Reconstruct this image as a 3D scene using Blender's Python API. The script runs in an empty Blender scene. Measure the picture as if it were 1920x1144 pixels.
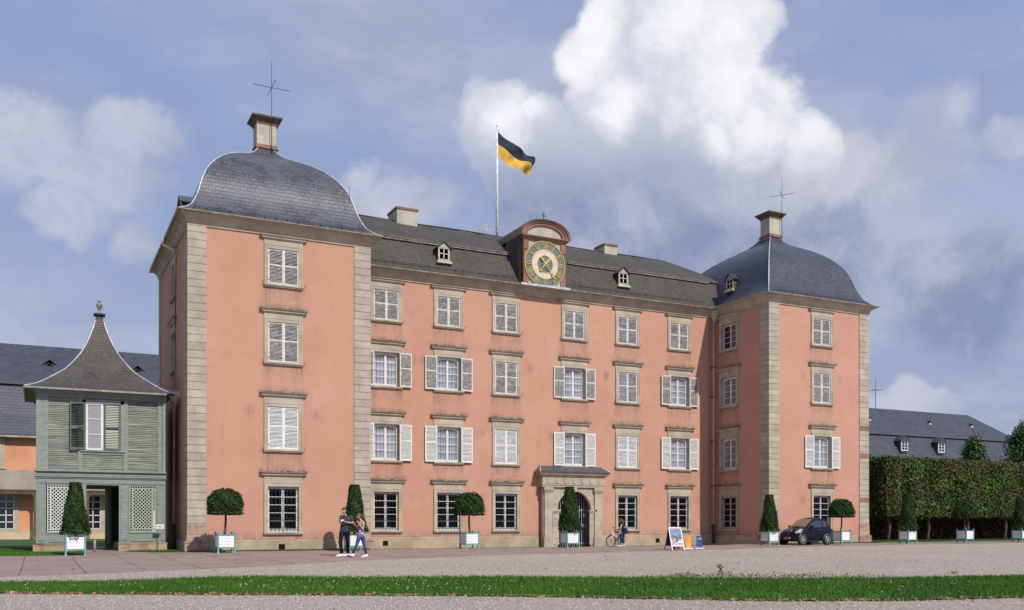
import bpy, math, random
import numpy as np
from mathutils import Vector, Matrix, Quaternion
R = math.radians
random.seed(7)
rng = np.random.default_rng(7)
SC = bpy.context.scene
COL = SC.collection

# ------------------------------------------------------------------ camera
cd = bpy.data.cameras.new('camera'); cam = bpy.data.objects.new('camera', cd); COL.objects.link(cam)
cam.location = (-5.776, -42.695, 1.33)
cam.rotation_euler = (math.pi / 2 + 0.00292, 0, -0.46488)
cd.sensor_width = 36; cd.lens = 33.31; cd.shift_x = -0.00107; cd.shift_y = 0.20956
cd.clip_start = 0.1; cd.clip_end = 3000
SC.camera = cam
SC.view_settings.view_transform = 'Standard'; SC.view_settings.look = 'None'
SC.view_settings.exposure = 0.09; SC.view_settings.gamma = 1
try:
    SC.cycles.max_bounces = 6; SC.cycles.transparent_max_bounces = 12
except Exception: pass

# ------------------------------------------------------------------ sun
SUN_AZ, SUN_EL = R(12.8), R(44)
to_sun = Vector((math.sin(SUN_AZ) * math.cos(SUN_EL), -math.cos(SUN_AZ) * math.cos(SUN_EL), math.sin(SUN_EL)))
sd = bpy.data.lights.new('sun', 'SUN'); sun = bpy.data.objects.new('sun', sd); COL.objects.link(sun)
sd.energy = 3.9; sd.angle = R(0.5); sd.color = (1.0, 0.93, 0.84)
sun.rotation_euler = to_sun.to_track_quat('Z', 'Y').to_euler(); sun.location = (0, -30, 60)

# ------------------------------------------------------------------ world
W = bpy.data.worlds.new('World'); SC.world = W; W.use_nodes = True
nt = W.node_tree
for n in list(nt.nodes): nt.nodes.remove(n)
def N(t, **k):
    n = nt.nodes.new(t)
    for a, b in k.items(): setattr(n, a, b)
    return n
def L(a, b): nt.links.new(a, b)
def MA(op, a, b=None, clamp=False):
    n = N('ShaderNodeMath', operation=op, use_clamp=clamp)
    for i, v in enumerate((a, b)):
        if v is None: continue
        if isinstance(v, (int, float)): n.inputs[i].default_value = v
        else: L(v, n.inputs[i])
    return n.outputs[0]
def MR(v, a, b, c=0, d=1, smooth=True):
    n = N('ShaderNodeMapRange'); n.interpolation_type = 'SMOOTHSTEP' if smooth else 'LINEAR'
    L(v, n.inputs[0])
    for i, x in enumerate((a, b, c, d)): n.inputs[i + 1].default_value = x
    return n.outputs[0]
def MIX(f, a, b):
    n = N('ShaderNodeMix', data_type='RGBA')
    for i, v in ((0, f), (6, a), (7, b)):
        if isinstance(v, (int, float)): n.inputs[i].default_value = v
        elif isinstance(v, tuple): n.inputs[i].default_value = (*v, 1)
        else: L(v, n.inputs[i])
    return n.outputs[2]
tc = N('ShaderNodeTexCoord'); D0 = tc.outputs['Generated']
sky = N('ShaderNodeTexSky', sky_type='NISHITA'); sky.sun_disc = False
sky.sun_elevation = SUN_EL; sky.sun_rotation = R(167.2); sky.altitude = 100; sky.dust_density = 2.0; sky.ozone_density = 2.0
def NO(vec, scale, detail=6, rough=.55, dist=0):
    n = N('ShaderNodeTexNoise'); L(vec, n.inputs['Vector']); n.inputs['Scale'].default_value = scale
    n.inputs['Detail'].default_value = detail; n.inputs['Roughness'].default_value = rough; n.inputs['Distortion'].default_value = dist
    return n
def VM(op, a, b):
    n = N('ShaderNodeVectorMath', operation=op)
    for i, v in enumerate((a, b)):
        if isinstance(v, tuple): n.inputs[i].default_value = v
        elif isinstance(v, (int, float)):
            if op == 'SCALE': n.inputs['Scale'].default_value = v
            else: n.inputs[i].default_value = (v, v, v)
        else: L(v, n.inputs[i])
    return n.outputs['Value'] if op in ('LENGTH', 'DISTANCE', 'DOT_PRODUCT') else n.outputs['Vector']
def warp(amp, scale, detail):
    c = VM('SUBTRACT', NO(D0, scale, detail, .6).outputs['Color'], .5)
    return VM('ADD', D0, VM('SCALE', c, amp))
def blobs(vec, lst):
    out = None
    for (x, y, z, r) in lst:
        d = VM('DISTANCE', vec, (x, y, z))
        f = MA('SUBTRACT', 1.0, MA('DIVIDE', d, r))
        out = f if out is None else MA('MAXIMUM', out, f)
    return out
crisp = [(0.5254,0.7189,0.4552,0.078),(0.5584,0.7219,0.4087,0.074),(0.6008,0.7036,0.3795,0.060),(0.6470,0.6749,0.3548,0.040),
 (0.4640,0.7650,0.4400,0.036),(0.4990,0.7686,0.4002,0.048),(0.4034,0.8302,0.3847,0.040),(0.4355,0.8241,0.3621,0.055),(0.5393,0.7640,0.3542,0.0886),
 (0.5725,0.6851,0.4505,0.0345),(0.4738,0.7450,0.4705,0.034),(0.5000,0.7100,0.4950,0.07)]
soft = [(0.6196,0.7103,0.3341,0.075),(0.6813,0.6487,0.3391,0.050),(0.7246,0.5845,0.3652,0.034),(0.7662,0.5467,0.3376,0.028),(0.7138,0.6159,0.3335,0.0589),
 (-0.0218,0.9344,0.3555,0.032),(-0.0052,0.9420,0.3356,0.058),(0.0777,0.9319,0.3542,0.040),(0.0470,0.9456,0.3218,0.055),(0.0165,0.9572,0.2889,0.034),(0.0802,0.9611,0.2644,0.028),
 (0.2941,0.8931,0.3404,0.026),(0.3266,0.8909,0.3158,0.045),(0.2661,0.9076,0.3248,0.032),(0.7473,0.6514,0.1316,0.020),(0.7639,0.6345,0.1177,0.026),(0.7360,0.6672,0.1146,0.028)]
veil = [(0.5135,0.8006,0.3089,0.20),(0.6599,0.6956,0.2842,0.20),(0.80,0.55,0.25,0.22),(0.25,0.85,0.48,0.2),(0.76,0.55,0.12,.2)]
_s = N('ShaderNodeSeparateXYZ'); L(D0, _s.inputs[0]); D0z = _s.outputs['Z']
w1 = warp(.075, 9, 10); w2 = warp(.09, 6, 8)
F1 = blobs(w1, crisp); F2 = blobs(VM('MULTIPLY', w2, (1, 1, 1.7)), [(x, y, z*1.7, r*1.28) for x, y, z, r in soft]); F3 = blobs(w2, veil)
fr_ = MA('MULTIPLY', MA('SUBTRACT', NO(D0, 34, 10, .65).outputs['Fac'], .5), .55)
F1 = MA('ADD', F1, fr_); F2 = MA('ADD', F2, MA('MULTIPLY', fr_, 1.2))
A1 = MA('MULTIPLY', MR(F1, -.05, 0.30), MR(D0z, .285, .385)); A2 = MR(F2, -.05, 0.50); A3 = MR(F3, 0.0, .9)
vn = NO(VM('MULTIPLY', D0, (1, 1, 2.4)), 3.2, 6, .55).outputs['Fac']
veil_f = MA('ADD', MA('ADD', MA('MULTIPLY', MR(vn, .38, .64), .62), .10), MA('MULTIPLY', A3, .50), True)
sepz = N('ShaderNodeSeparateXYZ'); L(D0, sepz.inputs[0])
low = MR(sepz.outputs['Z'], 0.0, .30, 0.30, 0.0)
veil_f = MA('ADD', veil_f, low, True)
bn = NO(w1, 20, 10, .62).outputs['Fac']
# sunlit billows of the cumulus, and its grey body
lit = [(0.4638,0.7506,0.4705,0.040),(0.4587,0.7759,0.4331,0.036),(0.5750,0.6807,0.4540,0.075),(0.5836,0.6984,0.4143,0.070),(0.6084,0.6975,0.3787,0.066),(0.6530,0.6673,0.3582,0.048),
 (0.5325,0.7041,0.4697,0.055),(0.4092,0.8243,0.3913,0.046),(0.4952,0.7721,0.3982,0.036),(0.4660,0.7636,0.4470,0.030),(0.5795,0.7245,0.3731,0.030),(-0.0218,0.9329,0.3596,0.028),(0.6790,0.6465,0.3479,0.026),
 (0.2936,0.8915,0.3450,0.030),(0.7242,0.5813,0.3711,0.028),(0.4323,0.8071,0.4021,0.022)]
FL = blobs(warp(.060, 13, 9), lit)
bn3 = NO(w1, 7, 8, .6).outputs['Fac']
br1 = MR(MA('ADD', MA('MULTIPLY', FL, 1.15), MA('ADD', MA('MULTIPLY', MA('SUBTRACT', bn, .5), 2.0), MA('MULTIPLY', MA('SUBTRACT', bn3, .5), 1.3))), -.20, 1.15)
edge = MR(F1, .0, .22, .45, 0)
br1 = MA('ADD', MA('MULTIPLY', br1, .92), edge, True)
bn2 = NO(w2, 11, 8, .58).outputs['Fac']
br2 = MR(bn2, .38, .66)
K = 10.0
def kc(r, g, b): return (r * K, g * K, b * K)
skyc = MIX(.78, sky.outputs[0], kc(.275, .368, .605))
vcol = MIX(MR(NO(VM('MULTIPLY', VM('ADD', D0, (3.1, 1.7, 0)), (1, 1, 2.2)), 4.5, 8, .6).outputs['Fac'], .38, .64), kc(.345, .385, .54), kc(.485, .51, .65))
c = MIX(MA('MULTIPLY', veil_f, .88), skyc, vcol)
gb_ = blobs(warp(.10, 5, 8), [(0.5135,0.8006,0.3089,0.115),(0.6150,0.7300,0.2900,0.11),(0.4500,0.8350,0.3250,0.07),(0.7000,0.6600,0.2700,0.09),(0.5600,0.7600,0.3500,0.08),(0.7700,0.6000,0.2200,0.08)])
c = MIX(MA('MULTIPLY', MR(gb_, 0, .50), .82), c, MIX(MR(NO(w2, 9, 8, .6).outputs['Fac'], .40, .64), kc(.215, .265, .415), kc(.43, .46, .585)))
c = MIX(MA('MULTIPLY', A2, .72), c, MIX(br2, kc(.41, .44, .565), kc(.60, .61, .70)))
c = MIX(MA('MULTIPLY', A1, .97), c, MIX(br1, MIX(MR(D0z, .32, .42), kc(.38, .42, .55), kc(.59, .615, .71)), kc(.92, .92, .93)))
bg = N('ShaderNodeBackground'); bg.inputs['Strength'].default_value = 0.1; L(c, bg.inputs['Color'])
wo = N('ShaderNodeOutputWorld'); L(bg.outputs[0], wo.inputs[0])

# ------------------------------------------------------------------ materials
def nodemat(name, rough=.8, metal=0, spec=.5):
    global nt
    m = bpy.data.materials.new(name); m.use_nodes = True; nt = m.node_tree
    b = nt.nodes['Principled BSDF']; b.inputs['Roughness'].default_value = rough; b.inputs['Metallic'].default_value = metal
    b.inputs['Specular IOR Level'].default_value = spec
    return m, b
def objc(): return N('ShaderNodeTexCoord').outputs['Object']
def geo(): return N('ShaderNodeNewGeometry').outputs['Position']
def uvc(): return N('ShaderNodeTexCoord').outputs['UV']
def attr(n): a = N('ShaderNodeAttribute'); a.attribute_name = n; return a.outputs['Fac']
def bump(b, h, strength=.3, dist=.02):
    n = N('ShaderNodeBump'); n.inputs['Strength'].default_value = strength; n.inputs['Distance'].default_value = dist
    L(h, n.inputs['Height']); L(n.outputs[0], b.inputs['Normal'])
def simple(name, col, rough=.6, metal=0, var=.12, scale=6, bmp=0, spec=.5):
    m, b = nodemat(name, rough, metal, spec)
    f = NO(geo(), scale, 6, .6).outputs['Fac']
    lo = tuple(x * (1 - var * 1.6) for x in col); hi = tuple(min(1, x * (1 + var)) for x in col)
    L(MIX(MR(f, .3, .7), lo, hi), b.inputs['Base Color'])
    if bmp: bump(b, f, bmp, .02)
    return m
def stucco():
    m, b = nodemat('pink_stucco', .92, 0, .2)
    p = geo()
    big = NO(p, .35, 5, .6).outputs['Fac']; mid = NO(p, 2.2, 6, .65).outputs['Fac']; fine = NO(p, 26, 4, .6).outputs['Fac']
    c = MIX(MR(big, .3, .7), (.475, .255, .184), (.527, .296, .218))
    c = MIX(MR(mid, .35, .75, 0, .32), c, (.54, .318, .24))
    c = MIX(MR(fine, .3, .8, 0, .18), c, (.36, .175, .12))
    st = NO(VM('MULTIPLY', p, (3.0, 3.0, .30)), 1.6, 8, .72).outputs['Fac']
    blot = NO(p, 3.5, 7, .7).outputs['Fac']
    s = MA('MULTIPLY', attr('stain'), MR(MA('ADD', MA('MULTIPLY', st, .62), MA('MULTIPLY', blot, .44)), .40, .66))
    c = MIX(s, c, (.25, .165, .125))
    ln = MA('ABSOLUTE', MA('SUBTRACT', NO(VM('MULTIPLY', p, (4.2, 4.2, .10)), 2.0, 3, .5).outputs['Fac'], .5))
    c = MIX(MA('MULTIPLY', MR(ln, 0, .022, .62, 0), attr('stain'), True), c, (.17, .12, .095))
    crk = MA('ABSOLUTE', MA('SUBTRACT', NO(VM('MULTIPLY', VM('ADD', p, (9, 3, 5)), (1, 1, .8)), .7, 7, .6).outputs['Fac'], .5))
    c = MIX(MA('MULTIPLY', MR(crk, 0, .0022, .35, 0), MR(NO(p, .5, 2, .5).outputs['Fac'], .52, .62)), c, (.26, .15, .115))
    rep = NO(VM('ADD', p, (31, 7, 3)), .55, 3, .45).outputs['Fac']
    c = MIX(MR(rep, .665, .68, 0, .45), c, (.52, .315, .24))
    wk = MR(NO(VM('MULTIPLY', p, (2.5, 2.5, .12)), .9, 6, .6).outputs['Fac'], .55, .8, 0, .22)
    c = MIX(wk, c, (.34, .19, .14))
    L(c, b.inputs['Base Color'])
    h = NO(p, 14, 6, .7).outputs['Fac']; bump(b, MA('ADD', h, MA('MULTIPLY', mid, 2.5)), .35, .02)
    return m
def stone(name, col, red=.0):
    m, b = nodemat(name, .88, 0, .25)
    p = geo(); a = NO(p, 1.3, 6, .6).outputs['Fac']; f = NO(p, 18, 6, .7).outputs['Fac']
    lo = tuple(x * .78 for x in col); hi = tuple(min(1, x * 1.12) for x in col)
    c = MIX(MR(a, .3, .7), lo, hi); c = MIX(MR(f, .4, .8, 0, .35), c, tuple(x * .55 for x in col))
    tn = attr('tone'); c = MIX(MA('MULTIPLY', tn, .42, True), c, tuple(x * .62 for x in col)); c = MIX(MR(tn, 1.4, 2.0, 0, .85), c, (.060, .052, .038))
    if red: c = MIX(MR(NO(p, 1.9, 5, .6).outputs['Fac'], .62 - red, .66 - red, 0, .8), c, (.33, .16, .115))
    g = N('ShaderNodeNewGeometry'); sp = N('ShaderNodeSeparateXYZ'); L(g.outputs['Normal'], sp.inputs[0])
    d = NO(p, 7, 6, .7).outputs['Fac']
    top = MA('MULTIPLY', MR(sp.outputs['Z'], .3, .8), MR(d, .35, .6, .35, 1))
    c = MIX(MA('MULTIPLY', top, .8), c, (.055, .052, .038))
    L(c, b.inputs['Base Color']); bump(b, f, .45, .012)
    return m
def slate(name, c1, c2, mortar, moss=0.0, bw=.30, bh=.17, rough=.5, wear=.5):
    m, b = nodemat(name, rough, 0, .5)
    uv = uvc()
    jit = VM('SCALE', VM('SUBTRACT', NO(uv, 3.1, 3, .5).outputs['Color'], .5), .05)
    uv2 = VM('ADD', uv, jit)
    br = N('ShaderNodeTexBrick'); L(uv2, br.inputs['Vector']); br.offset = .5
    br.inputs['Color1'].default_value = (*c1, 1); br.inputs['Color2'].default_value = (*c2, 1); br.inputs['Mortar'].default_value = (*mortar, 1)
    br.inputs['Scale'].default_value = 1; br.inputs['Mortar Size'].default_value = .008; br.inputs['Mortar Smooth'].default_value = .3
    br.inputs['Brick Width'].default_value = bw; br.inputs['Row Height'].default_value = bh; br.inputs['Bias'].default_value = -.1
    p = geo()
    big = NO(p, .7, 6, .62).outputs['Fac']; fi = NO(p, 9, 6, .7).outputs['Fac']
    c = MIX(MR(fi, .35, .75, 0, .4), br.outputs['Color'], tuple(min(1, x * 1.9) for x in c2))
    c = MIX(MR(big, .42, .62, 0, wear), c, tuple(x * 1.45 for x in c2))
    st = NO(VM('MULTIPLY', uv, (2.2, .22, 1)), 1.3, 7, .7).outputs['Fac']
    c = MIX(MR(st, .56, .7, 0, .55), c, (.12, .115, .095))
    if moss:
        sp_ = NO(VM('MULTIPLY', uv, (2.6, 7.5, 1)), 3.0, 6, .75).outputs['Fac']
        c = MIX(MR(sp_, .52, .66, 0, .75), c, (.155, .150, .145)); c = MIX(MR(sp_, .46, .36, 0, .7), c, (.016, .014, .012))
        c = MIX(MR(NO(p, 1.7, 6, .7).outputs['Fac'], .50, .64, 0, .6), c, (.060, .044, .024))
        ms = MR(NO(p, 2.6, 8, .72).outputs['Fac'], .60 - moss * .3, .74 - moss * .2, 0, .85)
        c = MIX(ms, c, (.066, .056, .026))
    L(c, b.inputs['Base Color'])
    # each course laps over the one below it
    sx = N('ShaderNodeSeparateXYZ'); L(uv2, sx.inputs[0])
    lap = MA('SUBTRACT', 1.0, MA('FRACT', MA('DIVIDE', sx.outputs['Y'], bh)))
    h = MA('ADD', MA('MULTIPLY', lap, .5), MA('SUBTRACT', MA('MULTIPLY', fi, .5), MA('MULTIPLY', br.outputs['Fac'], .8)))
    bump(b, h, .75, .03)
    rr = MR(fi, .2, .8, rough - .12, rough + .2, False); L(rr, b.inputs['Roughness'])
    return m
def leafmat(name, c_lo, c_hi, brown=None, rough=.48, spec=.45):
    m, b = nodemat(name, rough, 0, spec)
    t = attr('tone')
    c = MIX(t, c_lo, c_hi)
    if brown:
        n = NO(geo(), .55, 6, .65).outputs['Fac']
        c = MIX(MA('MULTIPLY', MR(n, .40, .56), MR(MA('FRACT', MA('MULTIPLY', t, 7.3)), .25, .4)), c, brown)
    L(c, b.inputs['Base Color'])
    b.inputs['Subsurface Weight'].default_value = 0
    return m
def gravel():
    m, b = nodemat('pale_gravel', .95, 0, .15)
    p = geo()
    big = NO(p, .22, 5, .6).outputs['Fac']; mid = NO(p, 3, 6, .7).outputs['Fac']; f1 = NO(p, 55, 3, .7).outputs['Fac']; f2 = NO(p, 22, 4, .7).outputs['Fac']
    c = MIX(MR(big, .3, .7), (.345, .295, .255), (.395, .34, .298))
    c = MIX(MR(mid, .45, .75, 0, .3), c, (.30, .25, .215))
    c = MIX(MR(f1, .50, .66, 0, .75), c, (.60, .55, .50)); c = MIX(MR(f2, .54, .68, 0, .6), c, (.17, .145, .12))
    L(c, b.inputs['Base Color']); bump(b, MA('ADD', f1, f2), .8, .03)
    return m
def slabs():
    m, b = nodemat('red_sandstone_slabs', .85, 0, .3)
    p = geo(); jit = VM('SCALE', VM('SUBTRACT', NO(p, .8, 2, .5).outputs['Color'], .5), .05)
    br = N('ShaderNodeTexBrick'); L(VM('ADD', p, jit), br.inputs['Vector']); br.offset = 0.0
    br.inputs['Color1'].default_value = (.31, .225, .205, 1); br.inputs['Color2'].default_value = (.25, .18, .165, 1); br.inputs['Mortar'].default_value = (.09, .06, .05, 1)
    br.inputs['Scale'].default_value = 1; br.inputs['Mortar Size'].default_value = .022; br.inputs['Brick Width'].default_value = 1.55; br.inputs['Row Height'].default_value = 1.05
    n = NO(p, 1.1, 6, .65).outputs['Fac']; f = NO(p, 30, 4, .7).outputs['Fac']
    c = MIX(MR(n, .4, .7, 0, .55), br.outputs['Color'], (.36, .265, .245)); c = MIX(MR(f, .5, .7, 0, .35), c, (.17, .12, .105))
    L(c, b.inputs['Base Color']); bump(b, MA('SUBTRACT', f, MA('MULTIPLY', br.outputs['Fac'], 3)), .4, .02)
    return m
def painted(name, col, peel, amt=.5, rough=.6):
    m, b = nodemat(name, rough, 0, .35)
    p = geo(); n = NO(VM('MULTIPLY', p, (1, 1, 6)), 3.5, 8, .75).outputs['Fac']; g = NO(p, 1.2, 4, .6).outputs['Fac']
    c = MIX(MR(n, .60 - amt * .25, .70 - amt * .15, 0, .8), col, peel); c = MIX(MR(g, .3, .7, 0, .25), c, tuple(x * .7 for x in col))
    L(c, b.inputs['Base Color']); bump(b, n, .3, .006)
    return m
def flat(name, col, rough=.5, metal=0, spec=.5):
    m, b = nodemat(name, rough, metal, spec); b.inputs['Base Color'].default_value = (*col, 1); return m
def glassmat(name, tint=(.012, .014, .018), alpha=1.0):
    m, b = nodemat(name, .06, 0, .8); b.inputs['Base Color'].default_value = (*tint, 1); b.inputs['Alpha'].default_value = alpha
    n = NO(geo(), 1.7, 2, .5).outputs['Fac']; bump(b, n, .06, .05)
    return m
def woodgrain(name, col, alt, rough=.85):
    m, b = nodemat(name, rough, 0, .2)
    p = geo(); n = NO(VM('MULTIPLY', p, (.35, .35, 9)), 2.4, 8, .72).outputs['Fac']; g = NO(p, 1.1, 6, .65).outputs['Fac']
    t = attr('tone')
    c = MIX(MR(n, .36, .66), tuple(x * .62 for x in col), alt); c = MIX(MR(g, .35, .65, 0, .55), c, col)
    c = MIX(MA('MULTIPLY', t, .40), c, tuple(x * .5 for x in col))
    L(c, b.inputs['Base Color']); bump(b, n, .5, .012)
    return m
def fabric(name, c1, c2=None, scale=20):
    m, b = nodemat(name, .9, 0, .15)
    n = NO(objc(), scale, 4, .6).outputs['Fac']
    L(MIX(MR(n, .42, .58), c1, c2 or tuple(x * .7 for x in c1)), b.inputs['Base Color'])
    return m
M_STUCCO = stucco()
M_STONE = stone('beige_sandstone', (.445, .39, .305))
M_QUOIN = stone('beige_quoin_stone', (.445, .395, .32), .0)
M_BASE = stone('weathered_plinth_stone', (.42, .34, .245), .0)
M_PED = stone('reddish_pedestal_stone', (.43, .32, .25), .10)
M_RED = stone('red_sandstone', (.27, .145, .11), .0)
M_SLATE = slate('blue_grey_slate', (.034, .038, .048), (.078, .083, .098), (.012, .013, .016), 0, .31, .20, .40, .45)
M_SLATE_R = slate('dark_blue_slate', (.028, .033, .052), (.05, .056, .078), (.010, .011, .016), 0, .32, .17, .42, .35)
M_SLATE_M = slate('mossy_slate', (.030, .028, .025), (.062, .057, .050), (.010, .009, .008), .34, .24, .14, .72, .35)
M_SLATE_P = slate('brownish_slate', (.045, .043, .040), (.072, .068, .06), (.014, .013, .012), .12, .22, .12, .6, .5)
M_SLATE_B = slate('far_blue_slate', (.030, .034, .052), (.050, .056, .078), (.014, .015, .02), 0, .42, .26, .5, .3)
M_LEAD = simple('lead_flashing', (.50, .52, .56), .45, .3, .2, 5)
M_GUTTER = simple('weathered_zinc_gutter', (.42, .37, .29), .5, .2, .25, 4)
M_PIPE = simple('beige_downpipe_paint', (.52, .44, .35), .5, 0, .2, 3)
M_PIPE_D = simple('rusty_dark_iron', (.055, .045, .038), .6, .4, .3, 8)
M_WHITE = painted('white_window_paint', (.74, .74, .75), (.40, .37, .33), .25, .45)
M_WORN = painted('weathered_shutter_paint', (.68, .68, .70), (.30, .27, .24), .55, .65)
M_SLATW = simple('weathered_grey_slats', (.37, .36, .35), .7, 0, .25, 6)
M_SLATN = simple('pale_shutter_slats', (.64, .66, .65), .6, 0, .1, 6)
M_IRON = simple('dark_iron', (.022, .022, .026), .55, .5, .3, 9)
M_GLASSD = glassmat('dark_window_glass')
M_GLASSC = glassmat('clear_window_glass', (.25, .28, .32), .28)
M_GLASSK = glassmat('window_glass_to_dark_room', (.004, .004, .005), .55); M_GLASSK.node_tree.nodes['Principled BSDF'].inputs['Specular IOR Level'].default_value = .22
M_CURT = simple('white_net_curtain', (.60, .63, .70), .9, 0, .1, 3)
M_CURTY = fabric('cream_net_curtain', (.50, .44, .34), (.36, .31, .24), 6)
M_ROOM = flat('painted_dark_room', (.012, .011, .010), .95, 0, .05)  # near-black colour paints in the darkness of unlit interiors
M_GOLD = simple('gilding', (.83, .56, .17), .32, .85, .12, 14)
M_TEAL = simple('dark_teal_dial', (.10, .155, .145), .5, 0, .1, 8)
M_DIAL = simple('cream_dial_ring', (.62, .53, .45), .8, 0, .1, 5)
M_GWOOD = woodgrain('weathered_green_boards', (.165, .20, .18), (.47, .47, .38))
M_GTRIM = painted('green_painted_trim', (.18, .24, .23), (.32, .32, .27), .8, .8)
M_GSHUT = painted('dark_green_shutter', (.075, .125, .11), (.20, .22, .18), .5, .7)
M_LATT = painted('pale_lattice', (.64, .67, .65), (.45, .48, .43), .4, .7); M_LATT2 = painted('greenish_lattice', (.40, .46, .40), (.55, .56, .48), .5, .7)
M_TUB = simple('teal_tub_frame', (.13, .33, .34), .5, 0, .12, 5)
M_TUBW = painted('white_tub_panel', (.80, .80, .81), (.62, .60, .57), .10, .6)
M_SOIL = simple('dark_soil', (.04, .03, .022), .95, 0, .3, 20)
M_BARK = simple('grey_brown_bark', (.10, .078, .058), .9, 0, .35, 12, .6)
M_TOPI = leafmat('laurel_leaves', (.006, .018, .004), (.055, .105, .022), None, .6, .2)
M_CORE = flat('inner_foliage', (.008, .018, .006), .95, 0, .05)
M_HEDG = leafmat('hornbeam_leaves', (.018, .048, .009), (.085, .155, .025), (.075, .046, .022), .6, .22)
M_BEECH = leafmat('beech_hedge_leaves', (.030, .035, .012), (.10, .07, .03), (.16, .075, .035), .6, .2)
M_TREE = leafmat('tree_leaves', (.020, .055, .014), (.060, .120, .028))
M_GRASS = leafmat('lawn_blades', (.026, .095, .008), (.078, .185, .018), None, .7, .2)
M_LAWN = simple('lawn_soil', (.030, .085, .014), .95, 0, .3, 6)
M_GRAVEL = gravel(); M_SLABS = slabs()
M_DEADL = leafmat('dead_leaves', (.09, .04, .018), (.34, .19, .08))
M_DAISY = flat('daisy_white', (.80, .80, .74), .7)
M_POLE = simple('white_pole_paint', (.72, .73, .76), .4, 0, .15, 3)
M_FARW = simple('far_orange_stucco', (.62, .29, .17), .9, 0, .08, .6)
M_FARP = simple('far_grey_render', (.36, .31, .25), .9, 0, .1, 1)
M_SKIN = flat('skin', (.52, .29, .20), .55, 0, .3)
M_CHIM = stone('pale_chimney_render', (.46, .43, .36), 0)

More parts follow.
